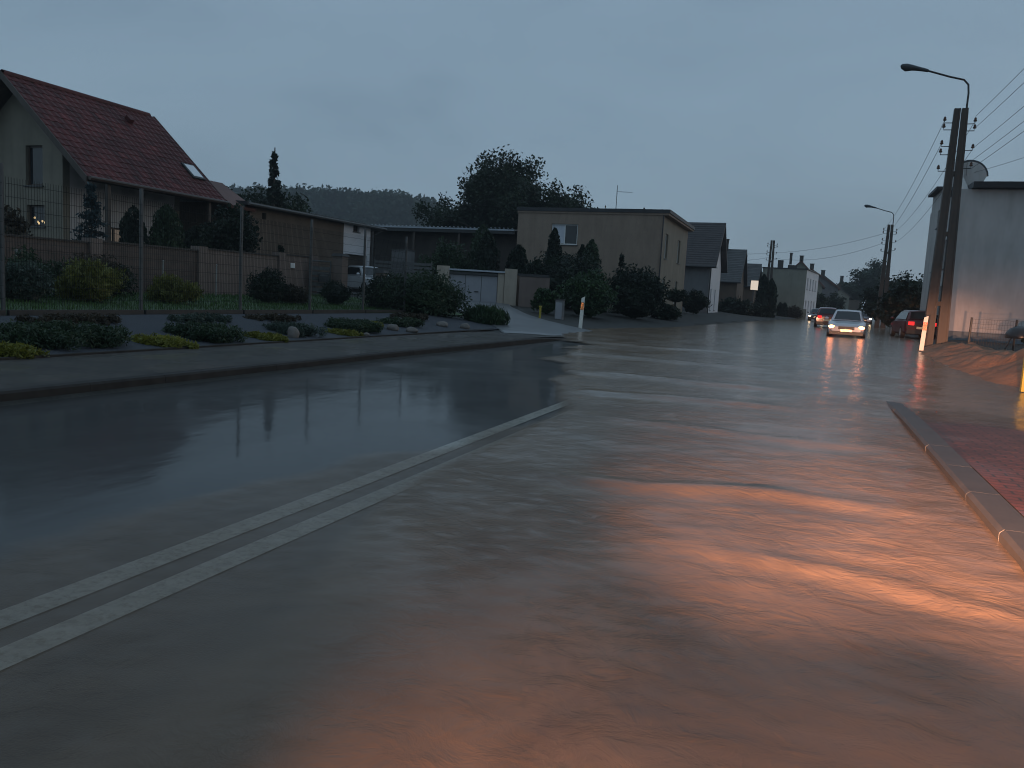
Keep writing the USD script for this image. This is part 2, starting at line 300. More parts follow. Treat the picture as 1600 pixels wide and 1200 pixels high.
def grid(xs, ys, zf):
    X, Y = np.meshgrid(xs, ys); Z = zf(X, Y); n, m = len(xs), len(ys)
    i = np.arange((m-1)*n).reshape(m-1, n)[:, :-1].ravel()
    return np.stack([X.ravel(), Y.ravel(), Z.ravel()], 1), np.stack([i, i+1, i+n+1, i+n], 1)
def tri(f): f = np.asarray(f); return np.vstack([f[:, [0, 1, 2]], f[:, [0, 2, 3]]])
xs = np.unique(np.concatenate([-np.geomspace(60, 1800, 14)[::-1], np.arange(-60, 40, .4), np.geomspace(40, 1800, 14)]))
ys = np.unique(np.concatenate([[-1500, -300, -60, -20], np.arange(-10, 130, .5), np.geomspace(130, 2200, 16)]))
v, f = grid(xs, ys, lambda X, Y: hgt(X, Y) - .02)
struct('ground', (v, tri(f)), M('soil'), smooth=True, label='dark wet soil and turf of the verges and plots')
def sheet(name, xs, ys, off, m, label, zf=None, curved=True):
    zf = zf or (lambda X, Y: hgt(X, Y) + off)
    v, f = grid(xs, ys, lambda X, Y: X*0)
    if curved: v[:, 0] += shift(v[:, 1])
    v[:, 2] = zf(v[:, 0], v[:, 1])
    return struct(name, (v, tri(f)), M(m), smooth=True, label=label)
sheet('road', np.linspace(-6.7, 1.1, 12), np.concatenate([np.arange(-8, 100, 1.0), np.arange(100, 320, 10.)]), 0, 'wet_asphalt', 'wet dark asphalt carriageway', lambda X, Y: X*0)
sheet('footway', np.linspace(-8.95, -6.86, 8), np.arange(-6, 24.1, .5), 0, 'footway_pavers', 'wet paved footway along the left kerb', lambda X, Y: .118 - .085*sstep(20, 23.5, Y) + .004*(meshkit.noise(np.stack([X*1.3, Y*.6, X*0], -1))))
sheet('gravel_bank', np.linspace(-11.86, -9.06, 16), np.arange(-6, 25, .3), .015, 'gravel', 'grey gravel bank of the rock garden')
sheet('lawn', np.linspace(-17.7, -12.02, 22), np.arange(0, 27, .35), .02, 'lawn_soil', 'short green lawn behind the mesh fence')
sheet('pavement', np.linspace(1.31, 3.1, 6), np.arange(-4, 20, .5), .012, 'red_pavers', 'red block pavement beside the right kerb', curved=False)
# driveway ribbon
def ribbon(path, widths, off, name, m, label):
    p = np.array(path, float); t = np.linspace(0, 1, len(p)); tt = np.linspace(0, 1, 40)
    P = np.stack([np.interp(tt, t, p[:, k]) for k in (0, 1)], 1); W = np.interp(tt, t, widths)
    for _ in range(6): P[1:-1] = (P[:-2] + 2*P[1:-1] + P[2:])/4
    d = np.gradient(P, axis=0); d /= np.linalg.norm(d, axis=1)[:, None]; nn = np.stack([-d[:, 1], d[:, 0]], 1)
    cols = np.array([-.502, -.5, -.3, -.15, 0, .15, .3, .5, .502]); V = P[:, None] + nn[:, None]*(cols[None, :, None]*W[:, None, None])
    Z = hgt(V[..., 0], V[..., 1]) + off; Z[:, [0, -1]] -= .14; Z[0] -= .1; V = np.dstack([V, Z]).reshape(-1, 3); n = 9
    i = np.arange((len(P)-1)*n).reshape(-1, n)[:, :-1].ravel()
    return struct(name, (V, tri(np.stack([i, i+1, i+n+1, i+n], 1))), M(m), smooth=True, label=label)
ribbon([(-6.2, 24.6), (-8.4, 26.2), (-10.8, 28.7), (-12.6, 31.3), (-14.2, 34.0), (-15.5, 36.9)], [7.0, 4.6, 3.4, 3.1, 3.0, 3.0], .03, 'driveway', 'driveway', 'pale concrete driveway climbing to the garage door')
# centre lines
for k, x in enumerate((-2.58, -2.31)):
    l, e = (-3, 14.5)
    ysl = np.arange(l, e, .5); sheet('centre_line', np.array([x-.07, x+.07]), ysl, 0, 'line_paint', ('left', 'right')[k] + ' stripe of the double white centre line', lambda X, Y: X*0 + .004)

# kerbs: one stone a piece, children of one kerb structure
def kerb(name, x0, side, y0, y1, top, label, m_='kerb_concrete', wd=.155):
    K = UsdGeom.Xform.Define(stage, numbered('/World', name)).GetPrim(); data(K, kind='structure', label=label); ORIGIN[str(K.GetPath())] = np.zeros(3)
    rng = random.Random(3); y = y0
    while y < y1 - .01:
        a, b = y + .002, y + .998; ta, tb = top(a), top(b); j = rng.uniform(-.0015, .0015); m = MB()
        xa, xb = (x0 + shift(a) + j, x0 + shift(b) + j); w = wd*side; c = .022*side
        prof = lambda x, y, t: [(x, y, -.12), (x, y, t-.022), (x+c, y, t), (x+w, y, t), (x+w, y, -.12)]
        A, B = np.array(prof(xa, a, ta)), np.array(prof(xb, b, tb))
        m.add(np.vstack([A, B]), [[i, (i+1) % 5, 5+(i+1) % 5, 5+i] for i in range(5)]); m.add(A, [[0, 1, 2], [0, 2, 3], [0, 3, 4]]); m.add(B, [[0, 2, 1], [0, 3, 2], [0, 4, 3]])
        obj('kerb_stone', m, M(m_), K); y += 1.0
    return K
kerb('kerb', -6.7, -1, -3, 23, lambda y: .12 - .09*float(sstep(19.5, 22.8, y)), 'dark wet kerb between the footway and the left lane', 'kerb_dark')
kerb('kerb', 1.1, 1, 0, 20, lambda y: .10 - .125*float(sstep(9.3, 15.0, y)), 'concrete kerb along the red pavement, sinking under the flood', wd=.2)
m = MB().rbox((-9.05, -6, 0), (-8.96, 22.6, .145)); struct('edging', m, M('kerb_dark'), label='thin concrete edging behind the footway')

# ------------------------------------------------------------------ flood water
rows = [1.0]
while rows[-1] < 130: rows.append(rows[-1]*1.0105 + .006)
rows = np.array(rows)
cols = np.concatenate([np.arange(-16, -4, .12), np.arange(-4, 2.2, .045), np.arange(2.2, 9, .12)])
X, Y = np.meshgrid(cols, rows)
P3 = lambda a, b, o=0: np.stack([X*a + o, Y*b + o, X*0 + o], -1)
bound = np.interp(Y, [0, 2.5, 4.0, 6, 8.3, 10.8, 13, 17.5, 20.4, 22.8, 26, 32, 45, 70, 130], [-1.95, -2.12, -2.40, -2.46, -2.52, -3.2, -4.3, -5.3, -5.6, -7.0, -9.2, -9.6, -9.0, -9, -9])
jit = (meshkit.fbm(P3(.9, .8), 4) - .5)*np.interp(Y, [3, 5, 8.3, 14], [.3, .2, .3, 1.6])
sd = X - bound + jit
soft = np.interp(Y, [2, 3.6, 4.6, 6, 9, 12, 30], [1.0, .5, .25, .2, .22, .3, .4])
cover = np.clip(sd/soft, 0, 1); cover = cover*cover*(3-2*cover)
fl = lambda a, b, o, s: meshkit.fbm(np.stack([(X*math.cos(.35)+Y*math.sin(.35))*a + o, (Y*math.cos(.35)-X*math.sin(.35))*b + o, X*0], -1), 4, s) - .5
wave = .014*fl(.7, 1.1, 0, 1) + .018*fl(2.6, 3.8, 9, 5) + .016*fl(7, 9, 3, 9) + .007*fl(15, 18, 7, 3)
for yc, xa, xb, am in ((5.25, -1.6, .4, .030), (7.9, -2.0, .6, .018), (10.2, -2.7, -.2, .03), (12.6, -3.8, -.5, .03), (16.5, -5, -1, .03), (3.9, -.3, 1.0, .02), (21, -6, -2, .03)):
    d = Y - yc - .22*(X-xa)*0 - .5*(meshkit.noise(np.stack([X*.8, X*0+yc, X*0], -1)) - .5)
    wave += am*np.exp(-(d/(.05+.012*yc))**2)*sstep(xa-.5, xa+.4, X)*(1-sstep(xb-.4, xb+.6, X)) - .6*am*np.exp(-((d+.16+.02*yc)/(.07+.015*yc))**2)*sstep(xa-.5, xa+.4, X)*(1-sstep(xb-.4, xb+.6, X))
amp = np.interp(Y, [2, 6, 12, 40], [.4, .7, .85, .5])
Z = .012 + cover*(.022 + wave*amp) + .02*sstep(12, 22, Y)
Z = np.maximum(Z, .007)
V = np.stack([X + 0*Y, Y, Z], -1).reshape(-1, 3); n = len(cols)
i = np.arange((len(rows)-1)*n).reshape(-1, n)[:, :-1].ravel(); F = np.stack([i, i+1, i+n+1, i+n], 1)
thin = .34*sstep(0, .22, X - np.interp(Y, [0, 2.2, 3.2, 4.1, 5.0, 5.9, 7, 9.5], [-3.3, -3.15, -3.2, -3.2, -3.0, -2.75, -2.6, -2.6]) + (meshkit.fbm(P3(1.5, 1.2), 3) - .5)*.5)
cover = np.maximum(cover, thin*(Y < 9.6))
dep = Z - hgt(X + shift(Y), Y); cover = cover*np.where(X > 1.2, sstep(-.005, .05, dep), 1)
cv = cover.ravel(); V[:, 0] += shift(V[:, 1])
keep = (cv[F].max(1) > .004) & (V[F][:, :, 2] > hgt(V[F][:, :, 0], V[F][:, :, 1]) - .03).any(1)
F = F[keep]; used = np.unique(F); re = np.zeros(len(V), int); re[used] = np.arange(len(used))
wm = usdkit.mesh(stage, numbered('/World', 'flood_water'), (V[used], tri(re[F])), M('flood_water'), smooth=True)
UsdGeom.PrimvarsAPI(wm).CreatePrimvar('cover', Sdf.ValueTypeNames.FloatArray, 'vertex').Set(Vt.FloatArray.FromNumpy((cv[used]*.97).astype(np.float32)))
data(wm.GetPrim(), kind='structure', label='brown flood water running across the road')

# ------------------------------------------------------------------ foliage
def leaves(pts, size, rng, up=.0, asp=.5, nrm=None):
    pts = np.asarray(pts); n = len(pts)
    a = rng.normal(size=(n, 3)); a[:, 2] += up*2; a /= np.linalg.norm(a, axis=1)[:, None]
    b = rng.normal(size=(n, 3)) if nrm is None else nrm + .6*rng.normal(size=(n, 3))
    b = np.cross(a, b); b /= np.linalg.norm(b, axis=1)[:, None] + 1e-9
    s = size*rng.uniform(.6, 1.3, n)[:, None]
    V = np.stack([pts - a*s*.5, pts + b*s*asp*.5, pts + a*s*.5, pts - b*s*asp*.5], 1).reshape(-1, 3)
    i = np.arange(n)*4; return V, np.vstack([np.stack([i, i+1, i+2], 1), np.stack([i, i+2, i+3], 1)])
def clumps(c, r, k, rng, lowcut=-.35):
    out = []
    while len(out) < k:
        d = rng.normal(size=3); d /= np.linalg.norm(d)
        if d[2] > lowcut: out.append(np.array(c) + d*np.array(r)*rng.uniform(.5, 1.0)*(1.22 if rng.uniform() < .22 else 1.0))
    return np.array(out)
def blob_points(cs, cr, n, rng):
    i = rng.integers(0, len(cs), n); d = rng.normal(size=(n, 3)); d /= np.linalg.norm(d, axis=1)[:, None]
    return cs[i] + d*np.asarray(cr)[..., None][i % np.size(cr)]*rng.uniform(.35, 1.0, n)[:, None] if np.size(cr) > 1 else cs[i] + d*cr*rng.uniform(.3, 1, n)[:, None]
SEED = [11]
def nrng(): SEED[0] += 1; return np.random.default_rng(SEED[0])
def core(c, r, sub=4):
    """leafy inner mass that closes a bush: many small facets around an uneven body"""
    m = trimesh.creation.icosphere(sub, 1.0); v = np.array(m.vertices); k = meshkit.fbm(v*3.1 + np.array(c)*1.7, 5)
    return v*(.62 + .62*k)[:, None]*np.array(r) + np.array(c), np.array(m.faces)
def shrub(name, label, x, y, r, h, m, n=1500, leaf=.09, up=.2, asp=.45, group=None, k=None, cat='shrub', z=None, ry=None, cf=.40):
    z = hgt(x, y).item() if z is None else z; rng = nrng(); t = thing(name, label, cat, (x, y, z), group=group)
    ry = ry or r; cs = clumps((x, y, z + h*.45), (r*.72, ry*.72, h*.42), k or 22, rng); cr = cf*min(r, ry, h*1.2)
    p = blob_points(cs, cr, int(n*(1.9 if h > .5 else 2.6)), rng); p[:, 2] = np.maximum(p[:, 2], z + .02)
    lv = MB().add(*leaves(p, leaf*1.15, rng, up, asp)); 
    if h > .5: lv.add(*core((x, y, z + h*.42), (r*.68, ry*.68, h*.42)))
    obj('foliage', lv, M(m), t)
    b = MB()
    for q in cs[:7]: b.tube([(x, y, z-.05), (x*.6+q[0]*.4, y*.6+q[1]*.4, z + (q[2]-z)*.55), q], [.025, .016, .008], 5)
    obj('stem', b, M('bark'), t); return t
def thuja(name, label, x, y, r, h, m='leaf_dark', n=3200, leaf=.12, group=None, z=None, pointy=1.0):
    z = hgt(x, y).item() if z is None else z; rng = nrng(); t = thing(name, label, 'conifer', (x, y, z), group=group)
    u = rng.uniform(0, 1, n)**.8; th = rng.uniform(0, 2*PI, n)
    pr = np.interp(u, [0, .08, .3, .7, .9, 1], [.8, .98, 1, .84, .52, .05]) if pointy else np.interp(u, [0, .1, .5, .85, 1], [.8, 1, .95, .6, .1])
    lump = .78 + .45*meshkit.noise(np.stack([np.cos(th)*2.2, np.sin(th)*2.2, u*h*1.6], -1), SEED[0])
    rr = r*pr*lump*np.sqrt(rng.uniform(.35, 1, n))
    p = np.stack([x + rr*np.cos(th), y + rr*np.sin(th), z + .08 + u*(h-.08)], 1)
    lv = MB().add(*leaves(p, leaf*1.25, rng, .9, .45)); lv.add(*core((x, y, z+h*.42), (r*.72, r*.72, h*.46))); obj('foliage', lv, M(m), t); obj('trunk', MB().tube([(x, y, z-.1), (x, y, z + h*.8)], [.06*r+.03, .01], 6), M('bark'), t); return t
def conifer(name, label, x, y, r, h, m, z=None, whorls=12, n=2600, leaf=.16, group=None, bare=.05, power=1.0):
    z = hgt(x, y).item() if z is None else z; rng = nrng(); t = thing(name, label, 'conifer', (x, y, z), group=group); b = MB(); pts = []
    b.tube([(x, y, z-.1), (x + .03*h*.2, y, z + h)], [.018*h, .004*h], 7)
    obj('trunk', b, M('bark'), t); bb = MB()
    for w in range(whorls):
        u = bare + (1-bare)*w/whorls; L = r*(1-u)**power + .03*h*.3; k = 7 if u < .7 else 5
        for j in range(k):
            a = rng.uniform(0, 2*PI); l = L*rng.uniform(.65, 1.15); d = np.array([math.cos(a), math.sin(a), 0]); zz = z + u*h + rng.uniform(-.3, .3)*h/whorls
            s = rng.uniform(0, 1, max(8, int(n/whorls/k)))**.7
            q = np.array([x, y, zz]) + d*(s*l)[:, None]; q[:, 2] += -.38*l*s**1.3 + .14*l*s**3 + rng.normal(0, .03*r + .02, len(s))
            q[:, :2] += rng.normal(0, .10*l + .02, (len(s), 2)); pts.append(q)
            bb.tube([(x, y, zz), np.array([x, y, zz]) + d*l*.9 + np.array([0, 0, -.25*l])], [.006*h, .002*h], 4, False)
    obj('branches', bb, M('bark'), t); obj('foliage', leaves(np.vstack(pts), leaf, rng, .0, .38), M(m), t); return t
def tree(name, label, x, y, z, h, lobes, m, n=9000, leaf=.4, trunk=.3, group=None, k=18, cf=.46):
    rng = nrng(); t = thing(name, label, 'tree', (x, y, z), group=group); b = MB(); pts = []
    top = np.array(lobes[0][0])
    b.tube([(x, y, z-.3), (x+.1, y, z + h*.25), (x*.7+top[0]*.3, y*.7+top[1]*.3, z + h*.45)], [trunk*1.3, trunk, trunk*.75], 9)
    for c, r in lobes:
        cs = clumps(c, r, k, rng, -.6); cr = cf*min(r)
        for q in cs[:5]: b.tube([(x+.05, y, z + h*.28), (np.array([x, y, z + h*.35])+q)/2 + [0, 0, .2], q], [trunk*.5, trunk*.25, trunk*.06], 5, False)
        cnt = int(n*np.prod(r)/sum(np.prod(l[1]) for l in lobes)); i = rng.integers(0, len(cs), cnt); d = rng.normal(size=(cnt, 3)); d /= np.linalg.norm(d, axis=1)[:, None]
        pts.append(cs[i] + d*cr*(rng.uniform(.1, 1, cnt)**.6)[:, None]*rng.uniform(.7, 1.25, (cnt, 1)))
    obj('trunk', b, M('bark'), t); lv = MB().add(*leaves(np.vstack(pts), leaf, rng, .0, .6))
    for c, r in lobes: lv.add(*core(c, np.array(r)*.68))
    obj('crown', lv, M(m), t); return t

# ------------------------------------------------------------------ building helpers
def panel(p0, p1, z0, outline, holes, thick, inward):
    """wall from p0 to p1, outline in (along, up); holes are (s, t, w, h); thickness grows along the unit vector inward"""
    p0, p1 = np.array(p0, float), np.array(p1, float); L = np.linalg.norm(p1-p0); d = (p1-p0)/L
    pg = Polygon(outline)
    for s, t, w, h in holes: pg = pg.difference(sbox(s, t, s+w, t+h))
    m = trimesh.creation.extrude_polygon(pg, thick, engine='earcut'); v = np.array(m.vertices)
    W = np.stack([p0[0] + d[0]*v[:, 0] + inward[0]*v[:, 2], p0[1] + d[1]*v[:, 0] + inward[1]*v[:, 2], z0 + v[:, 1]], 1)
    f = np.array(m.faces); nz = np.cross(np.array([d[0], d[1], 0]), [0, 0, 1]); 
    if np.dot(nz[:2], inward) < 0: f = f[:, ::-1]
    return W, f
def window(parent, p0, p1, z0, hole, inward, frame='frame_white', glass='glass_dark', mull=1, sill=True, deep=.12, name='window', blind=None):
    s, t, w, h = hole; p0, p1 = np.array(p0, float), np.array(p1, float); d = (p1-p0)/np.linalg.norm(p1-p0); n = np.array(inward, float)
    def at(a, b, c): return np.array([p0[0] + d[0]*a + n[0]*c, p0[1] + d[1]*a + n[1]*c, z0 + b])
    def bar(m, a0, a1, b0, b1, c0, c1):
        B = [at(a0, b0, c0), at(a1, b0, c0), at(a1, b0, c1), at(a0, b0, c1)]; T = [at(a0, b1, c0), at(a1, b1, c0), at(a1, b1, c1), at(a0, b1, c1)]; m.hexa(B, T)
    m = MB(); e = .07
    bar(m, s+.002, s+e, t+.002, t+h-.002, deep, deep+.07); bar(m, s+w-e, s+w-.002, t+.002, t+h-.002, deep, deep+.07); bar(m, s+e, s+w-e, t+.002, t+e, deep, deep+.07); bar(m, s+e, s+w-e, t+h-e, t+h-.002, deep, deep+.07)
    for k in range(mull): a = s + w*(k+1)/(mull+1); bar(m, a-.035, a+.035, t+e, t+h-e, deep+.003, deep+.067)
    o = obj(name, m, M(frame), parent)
    g = MB(); bar(g, s+e*.8, s+w-e*.8, t+e*.8, t+h-e*.8, deep+.03, deep+.04); obj('pane', g, M(glass), o)
    if blind:
        g = MB(); bar(g, s+.02+blind[0]*w, s+blind[1]*w, t+.1, t+h-.06, deep+.018, deep+.026); obj('curtain', g, M('curtain'), o)
    if sill:
        g = MB(); bar(g, s-.06, s+w+.06, t-.05, t-.003, -.07, deep-.003); obj('sill', g, M('galv'), o)
    return o
def slab(m, quad, th):
    """roof slab: quad of 4 points (counter-clockwise seen from above), thickened downward along its normal"""
    q = np.array(quad, float); n = np.cross(q[1]-q[0], q[3]-q[0]); n /= np.linalg.norm(n)
    if n[2] < 0: q = q[::-1]; n = -n
    return m.hexa(q - n*th, q)

# ------------------------------------------------------------------ house with the red roof (left)
z0 = .75
H = thing('red_roof_house', 'cream house with a steep red tiled roof on the far left', 'house', (-28, 25, z0))
gy, fy, wx0, wx1, rx, rz_, ex, ez = 22.1, 27.9, -30.2, -26.0, -28.09, 8.15, -24.0, 4.45
out = [(0, 0), (4.2, 0), (4.2, 5.35), (2.1, 7.12), (0, 5.35)]
hs = [(2.35, 3.49, .86, 1.46), (2.38, 2.0, .9, .78)]
obj('wall', panel((wx0, gy), (wx1, gy), z0, out, hs, .3, (0, 1)), M('render_cream'), H)
window(H, (wx0, gy), (wx1, gy), z0, hs[0], (0, 1), 'frame_brown', mull=0)
w2 = window(H, (wx0, gy), (wx1, gy), z0, hs[1], (0, 1), 'frame_brown', mull=0)
lb = MB()
for dx, dz in ((.22, .32), (.38, .17), (.62, .20), (.74, .15), (.44, .12)): lb.ball((wx0+2.38+dx, gy+.142, z0+2.0+dz), (.045, .012, .045), 1)
obj('lamp', lb, M('lamp_window'), w2)
hs2 = [(1.6, .9, 1.0, 1.3)]
obj('wall', panel((wx1, gy+.302), (wx1, fy-.302), z0, [(0, 0), (fy-gy-.604, 0), (fy-gy-.604, 5.33), (0, 5.33)], hs2, .3, (-1, 0)), M('render_white'), H, label='pale wall under the deep eave')
window(H, (wx1, gy+.302), (wx1, fy-.302), z0, hs2[0], (-1, 0), 'frame_brown')
obj('wall', panel((wx0, fy), (wx1, fy), z0, out, [], .3, (0, -1)), M('render_cream'), H)
obj('wall', panel((wx0, gy+.302), (wx0, fy-.302), z0, [(0, 0), (fy-gy-.604, 0), (fy-gy-.604, 5.33), (0, 5.33)], [], .3, (1, 0)), M('render_cream'), H)
ya, yb = 21.4, 28.53
rf = MB()
slab(rf, [(ex, ya, ez), (ex, yb, ez), (rx+.002, yb, rz_), (rx+.002, ya, rz_)], .16)
slab(rf, [(2*rx-ex, ya, ez), (rx-.002, ya, rz_), (rx-.002, yb, rz_), (2*rx-ex, yb, ez)], .16)
roof = obj('roof', rf, M('wood_dark'), H)
sl = np.array([rx-ex, 0, rz_-ez]); Ls = np.linalg.norm(sl); sl /= Ls; nr = np.array([-sl[2], 0, sl[0]]); nr = nr if nr[2] > 0 else -nr
def roof_tile(j, i, cw, rh):
    u0 = -.05 + j*rh; a = np.array([ex, ya + i*cw, ez]) + sl*u0; th = np.linspace(0, 1, 6); V = []
    for e, lift in ((0, .032), (rh+.03, .012)):
        for t in th: V.append(a + sl*e + np.array([0, t*cw, 0]) + nr*(lift + .018*math.sin(t*2*PI)))
    for t in th: V.append(a + np.array([0, t*cw, 0]) + nr*(.008 + .018*math.sin(t*2*PI)))
    return np.array(V), np.array([[k, k+1, 7+k, 6+k] for k in range(5)] + [[12+k, 13+k, k+1, k] for k in range(5)])
cw, rh = .297, .345; ni, nj = int((yb-ya)/cw), int((Ls+.05)/rh); rng = random.Random(5); rest = MB(); cnt = 0
for i in range(ni):
    for j in range(nj):
        v, f = roof_tile(j, i, cw, rh); v = v + nr*rng.uniform(-.004, .004)
        if cnt < 290: obj('roof_tile', MB().add(v, f), M(rng.choice(['tile_red', 'tile_red', 'tile_red_dark'])), roof); cnt += 1
        else: rest.add(v, f)
obj('roof_tiles', rest, M('tile_red'), roof, kind='stuff')
rc = MB()
for k in range(int((yb-ya)/.36)):
    y = ya + k*.36; th = np.linspace(-.3, PI+.3, 7); A = np.stack([rx + .13*np.cos(th), th*0 + y, rz_ - .02 + .13*np.sin(th)], 1); B = A*[1, 0, 1] + [0, y+.38, 0]; B[:, 0] = rx + (A[:, 0]-rx)*.9
    rc.add(np.vstack([A, B]), [[q, q+1, 8+q, 7+q] for q in range(6)])
obj('ridge', rc, M('tile_red_dark'), roof)
for yy in (ya-.03, yb+.03):
    for xe in (ex, 2*rx-ex):
        a, b = ((xe, ez), (rx+.001, rz_)) if xe > rx else ((rx-.001, rz_), (xe, ez))
        q = lambda o: [(a[0], yy-.025, a[1]+o), (a[0], yy+.025, a[1]+o), (b[0], yy+.025, b[1]+o), (b[0], yy-.025, b[1]+o)]
        obj('verge_board', MB().hexa(q(-.24), q(.03)), M('wood_dark'), roof)
gt = MB().tube([(ex+.09, ya, ez-.02), (ex+.09, yb, ez-.02)], .075, 8); obj('gutter', gt, M('frame_brown'), roof)
# skylight on the slope
c = np.array([-25.28, 27.86, 5.62]); yv = np.array([0, 1, 0])
def onroof(m, c, hs_, hy, l0, l1):
    q = [c - sl*hs_ - yv*hy, c - sl*hs_ + yv*hy, c + sl*hs_ + yv*hy, c + sl*hs_ - yv*hy]; m.hexa([p + nr*l0 for p in q], [p + nr*l1 for p in q])
m = MB(); onroof(m, c, .46, .36, .02, .09); sk = obj('skylight', m, M('steel_dark'), H); m = MB(); onroof(m, c, .37, .27, .092, .105); obj('pane', m, M('paint_white'), sk)
m = MB(); onroof(m, np.array([-27.35, 26.4, 7.48]), .14, .12, .02, .2); obj('roof_vent', m, M('tile_red_dark'), H)
m = MB(); slab(m, [(-23.7, 28.56, 4.35), (-23.7, 30.1, 4.35), (-25.6, 30.1, 5.5), (-25.6, 28.56, 5.5)], .14); obj('porch_roof', m, M('roof_brown'), H)
m = MB().box((-23.95, 29.95, 2.5), (.14, .14, 3.6)); obj('porch_post', m, M('wood_dark'), H)
m = MB().rbox((-24.3, 22.4, z0), (-24.16, 22.54, 4.5)).rbox((-24.3, 27.6, z0), (-24.16, 27.74, 4.5)); obj('terrace_post', m, M('wood_dark'), H)

# ------------------------------------------------------------------ long outbuilding and shed
B = thing('outbuilding', 'long brown rendered outbuilding with a white end behind the garden wall', 'outbuilding', (-26, 35, .8))
L = 40.7-29.8
obj('wall', panel((-24, 29.8), (-24, 37.8), .8, [(0, 0), (8.0, 0), (8.0, 3.8), (0, 3.8)], [(1.1, 3.2, .3, .3)], .3, (-1, 0)), M('render_brown'), B)
wh = [(.95, 3.35, .62, .36), (.2, .2, 2.3, 1.9)]
obj('wall', panel((-23.998, 37.802), (-23.998, 40.6), .8, [(0, 0), (2.8, 0), (2.8, 3.8), (0, 3.8)], wh, .3, (-1, 0)), M('plaster_white'), B, label='white end wall')
window(B, (-23.998, 37.802), (-23.998, 40.6), .8, wh[0], (-1, 0), 'frame_brown', mull=0)
m = MB().rbox((-24.2, 38.0, 1.0), (-24.15, 40.3, 2.9)); obj('door', m, M('wood_dark'), B)
obj('wall', panel((-32, 29.8), (-24.302, 29.8), .8, [(0, 0), (7.698, 0), (7.698, 3.8), (0, 3.8)], [], .3, (0, 1)), M('render_brown'), B)
obj('wall', panel((-32, 40.6), (-24.302, 40.6), .8, [(0, 0), (7.698, 0), (7.698, 3.8), (0, 3.8)], [], .3, (0, -1)), M('render_brown'), B)
m = MB(); slab(m, [(-23.55, 29.3, 4.62), (-23.55, 41.5, 4.62), (-32.4, 41.5, 5.1), (-32.4, 29.3, 5.1)], .16); obj('roof', m, M('roof_felt'), B)
m = MB().rbox((-24.8, 40.62, 4.42), (-23.6, 41.45, 4.46)); m.tube([(-23.5, 29.3, 4.52), (-23.5, 41.5, 4.52)], .07, 7).tube([(-23.55, 41.45, 4.5), (-23.9, 40.75, 4.1), (-23.9, 40.75, .8)], .04, 6); obj('gutter', m, M('galv'), B)

B = thing('shed', 'low dark open shed with a long pale sheet metal roof', 'shed', (-24, 52, .8))
m = MB(); slab(m, [(-30.5, 49.4, 5.42), (-18.5, 49.4, 5.38), (-18.5, 57, 6.0), (-30.5, 57, 6.0)], .1); rf = obj('roof', m, M('roof_metal'), B)
m = MB()
for k in range(40): x = -30.4 + k*.3; m.rbox((x, 49.42, 5.44), (x+.05, 49.6, 5.475))
obj('rib', m, M('roof_metal'), rf)
m = MB().rbox((-30.5, 49.45, 5.08), (-18.5, 49.55, 5.30)); obj('fascia', m, M('fascia_black'), B)
obj('wall', MB().rbox((-30.2, 50.6, .8), (-18.6, 50.8, 5.3)), M('render_dark'), B)
for x in (-29.2, -26.0, -22.6): obj('post', MB().rbox((x, 49.6, .8), (x+.16, 49.76, 5.2)), M('wood_dark'), B)
obj('door', MB().rbox((-24.8, 50.5, .8), (-23.4, 50.58, 3.0)), M('wood_dark'), B)
t = thing('water_tank', 'pale grey container standing in front of the dark shed', 'container', (-22.0, 39.9, .8))
obj('body', MB().box((-22.0, 40.9, 2.05), (1.0, .9, 2.5)), M('render_grey'), t); obj('lid', MB().box((-22.0, 40.9, 3.34), (1.06, .96, .06)), M('galv'), t)

# ------------------------------------------------------------------ garden wall, pillars, gates
W = thing('garden_wall', 'brown block garden wall with pillars behind the lawn', 'garden wall', (-18, 20, .6))
ysec = [12.2, 16.2, 20.2, 24.2, 26.2]; tops = [1.93, 2.0, 2.08, 2.16]
for k in range(4):
    obj('panel', MB().rbox((-18.12, ysec[k]+.19, .3), (-17.94, ysec[k+1]-.19, tops[k])), M('garden_wall' if k < 2 else 'render_pink'), W)
    obj('coping', MB().rbox((-18.16, ysec[k]+.19, tops[k]+.002), (-17.90, ysec[k+1]-.19, tops[k]+.05)), M('kerb_concrete'), W)
for k, y in enumerate(ysec):
    obj('pillar', MB().rbox((-18.2, y-.188, .3), (-17.86, y+.188, tops[min(k, 3)]+.08)), M('render_pink'), W)
obj('number_plate_sign', MB().rbox((-17.93, 24.75, 1.72), (-17.9, 24.98, 1.9)), M('sign_white'), W)
for y in (12.9, 17.2, 19.3):
    s = thing('garden_stake', {12.9: 'thin pale stake beside the shrubs at the garden wall', 17.2: 'taller thin white stake standing on the lawn', 19.3: 'thin white stake on the lawn, nearest the gate pillars'}[y], 'stake', (-16.6, y, hgt(-16.6, y).item()), group=None)
    zz = hgt(-16.6, y).item(); obj('rod', MB().tube([(-16.6, y, zz-.1), (-16.58, y, zz+.95)], .02, 6), M('stake_grey'), s); obj('cap', MB().ball((-16.58, y, zz+.96), (.03, .03, .03), 1), M('stake_grey'), s)
def pillar(x, y, w, h, m, label, rot=0):
    z = hgt(x, y).item(); t = thing('gate_pillar', label, 'pillar', (x, y, z))
    obj('shaft', MB().box((x, y, z+h/2-.1), (w, w, h+.2), rot), M(m), t); obj('cap', MB().box((x, y, z+h+.05), (w+.1, w+.1, .1), rot, .8), M('kerb_concrete'), t); return t
pillar(-17.0, 26.6, .42, 1.55, 'render_pink', 'pinkish gate pillar at the end of the garden wall')
pillar(-14.9, 26.1, .32, 1.1, 'render_pink', 'short pillar with a wide cap between the dark bushes')
t = thing('garden_gate', 'narrow pale metal gate beside the garden wall', 'gate', (-17.4, 26.0, .6))
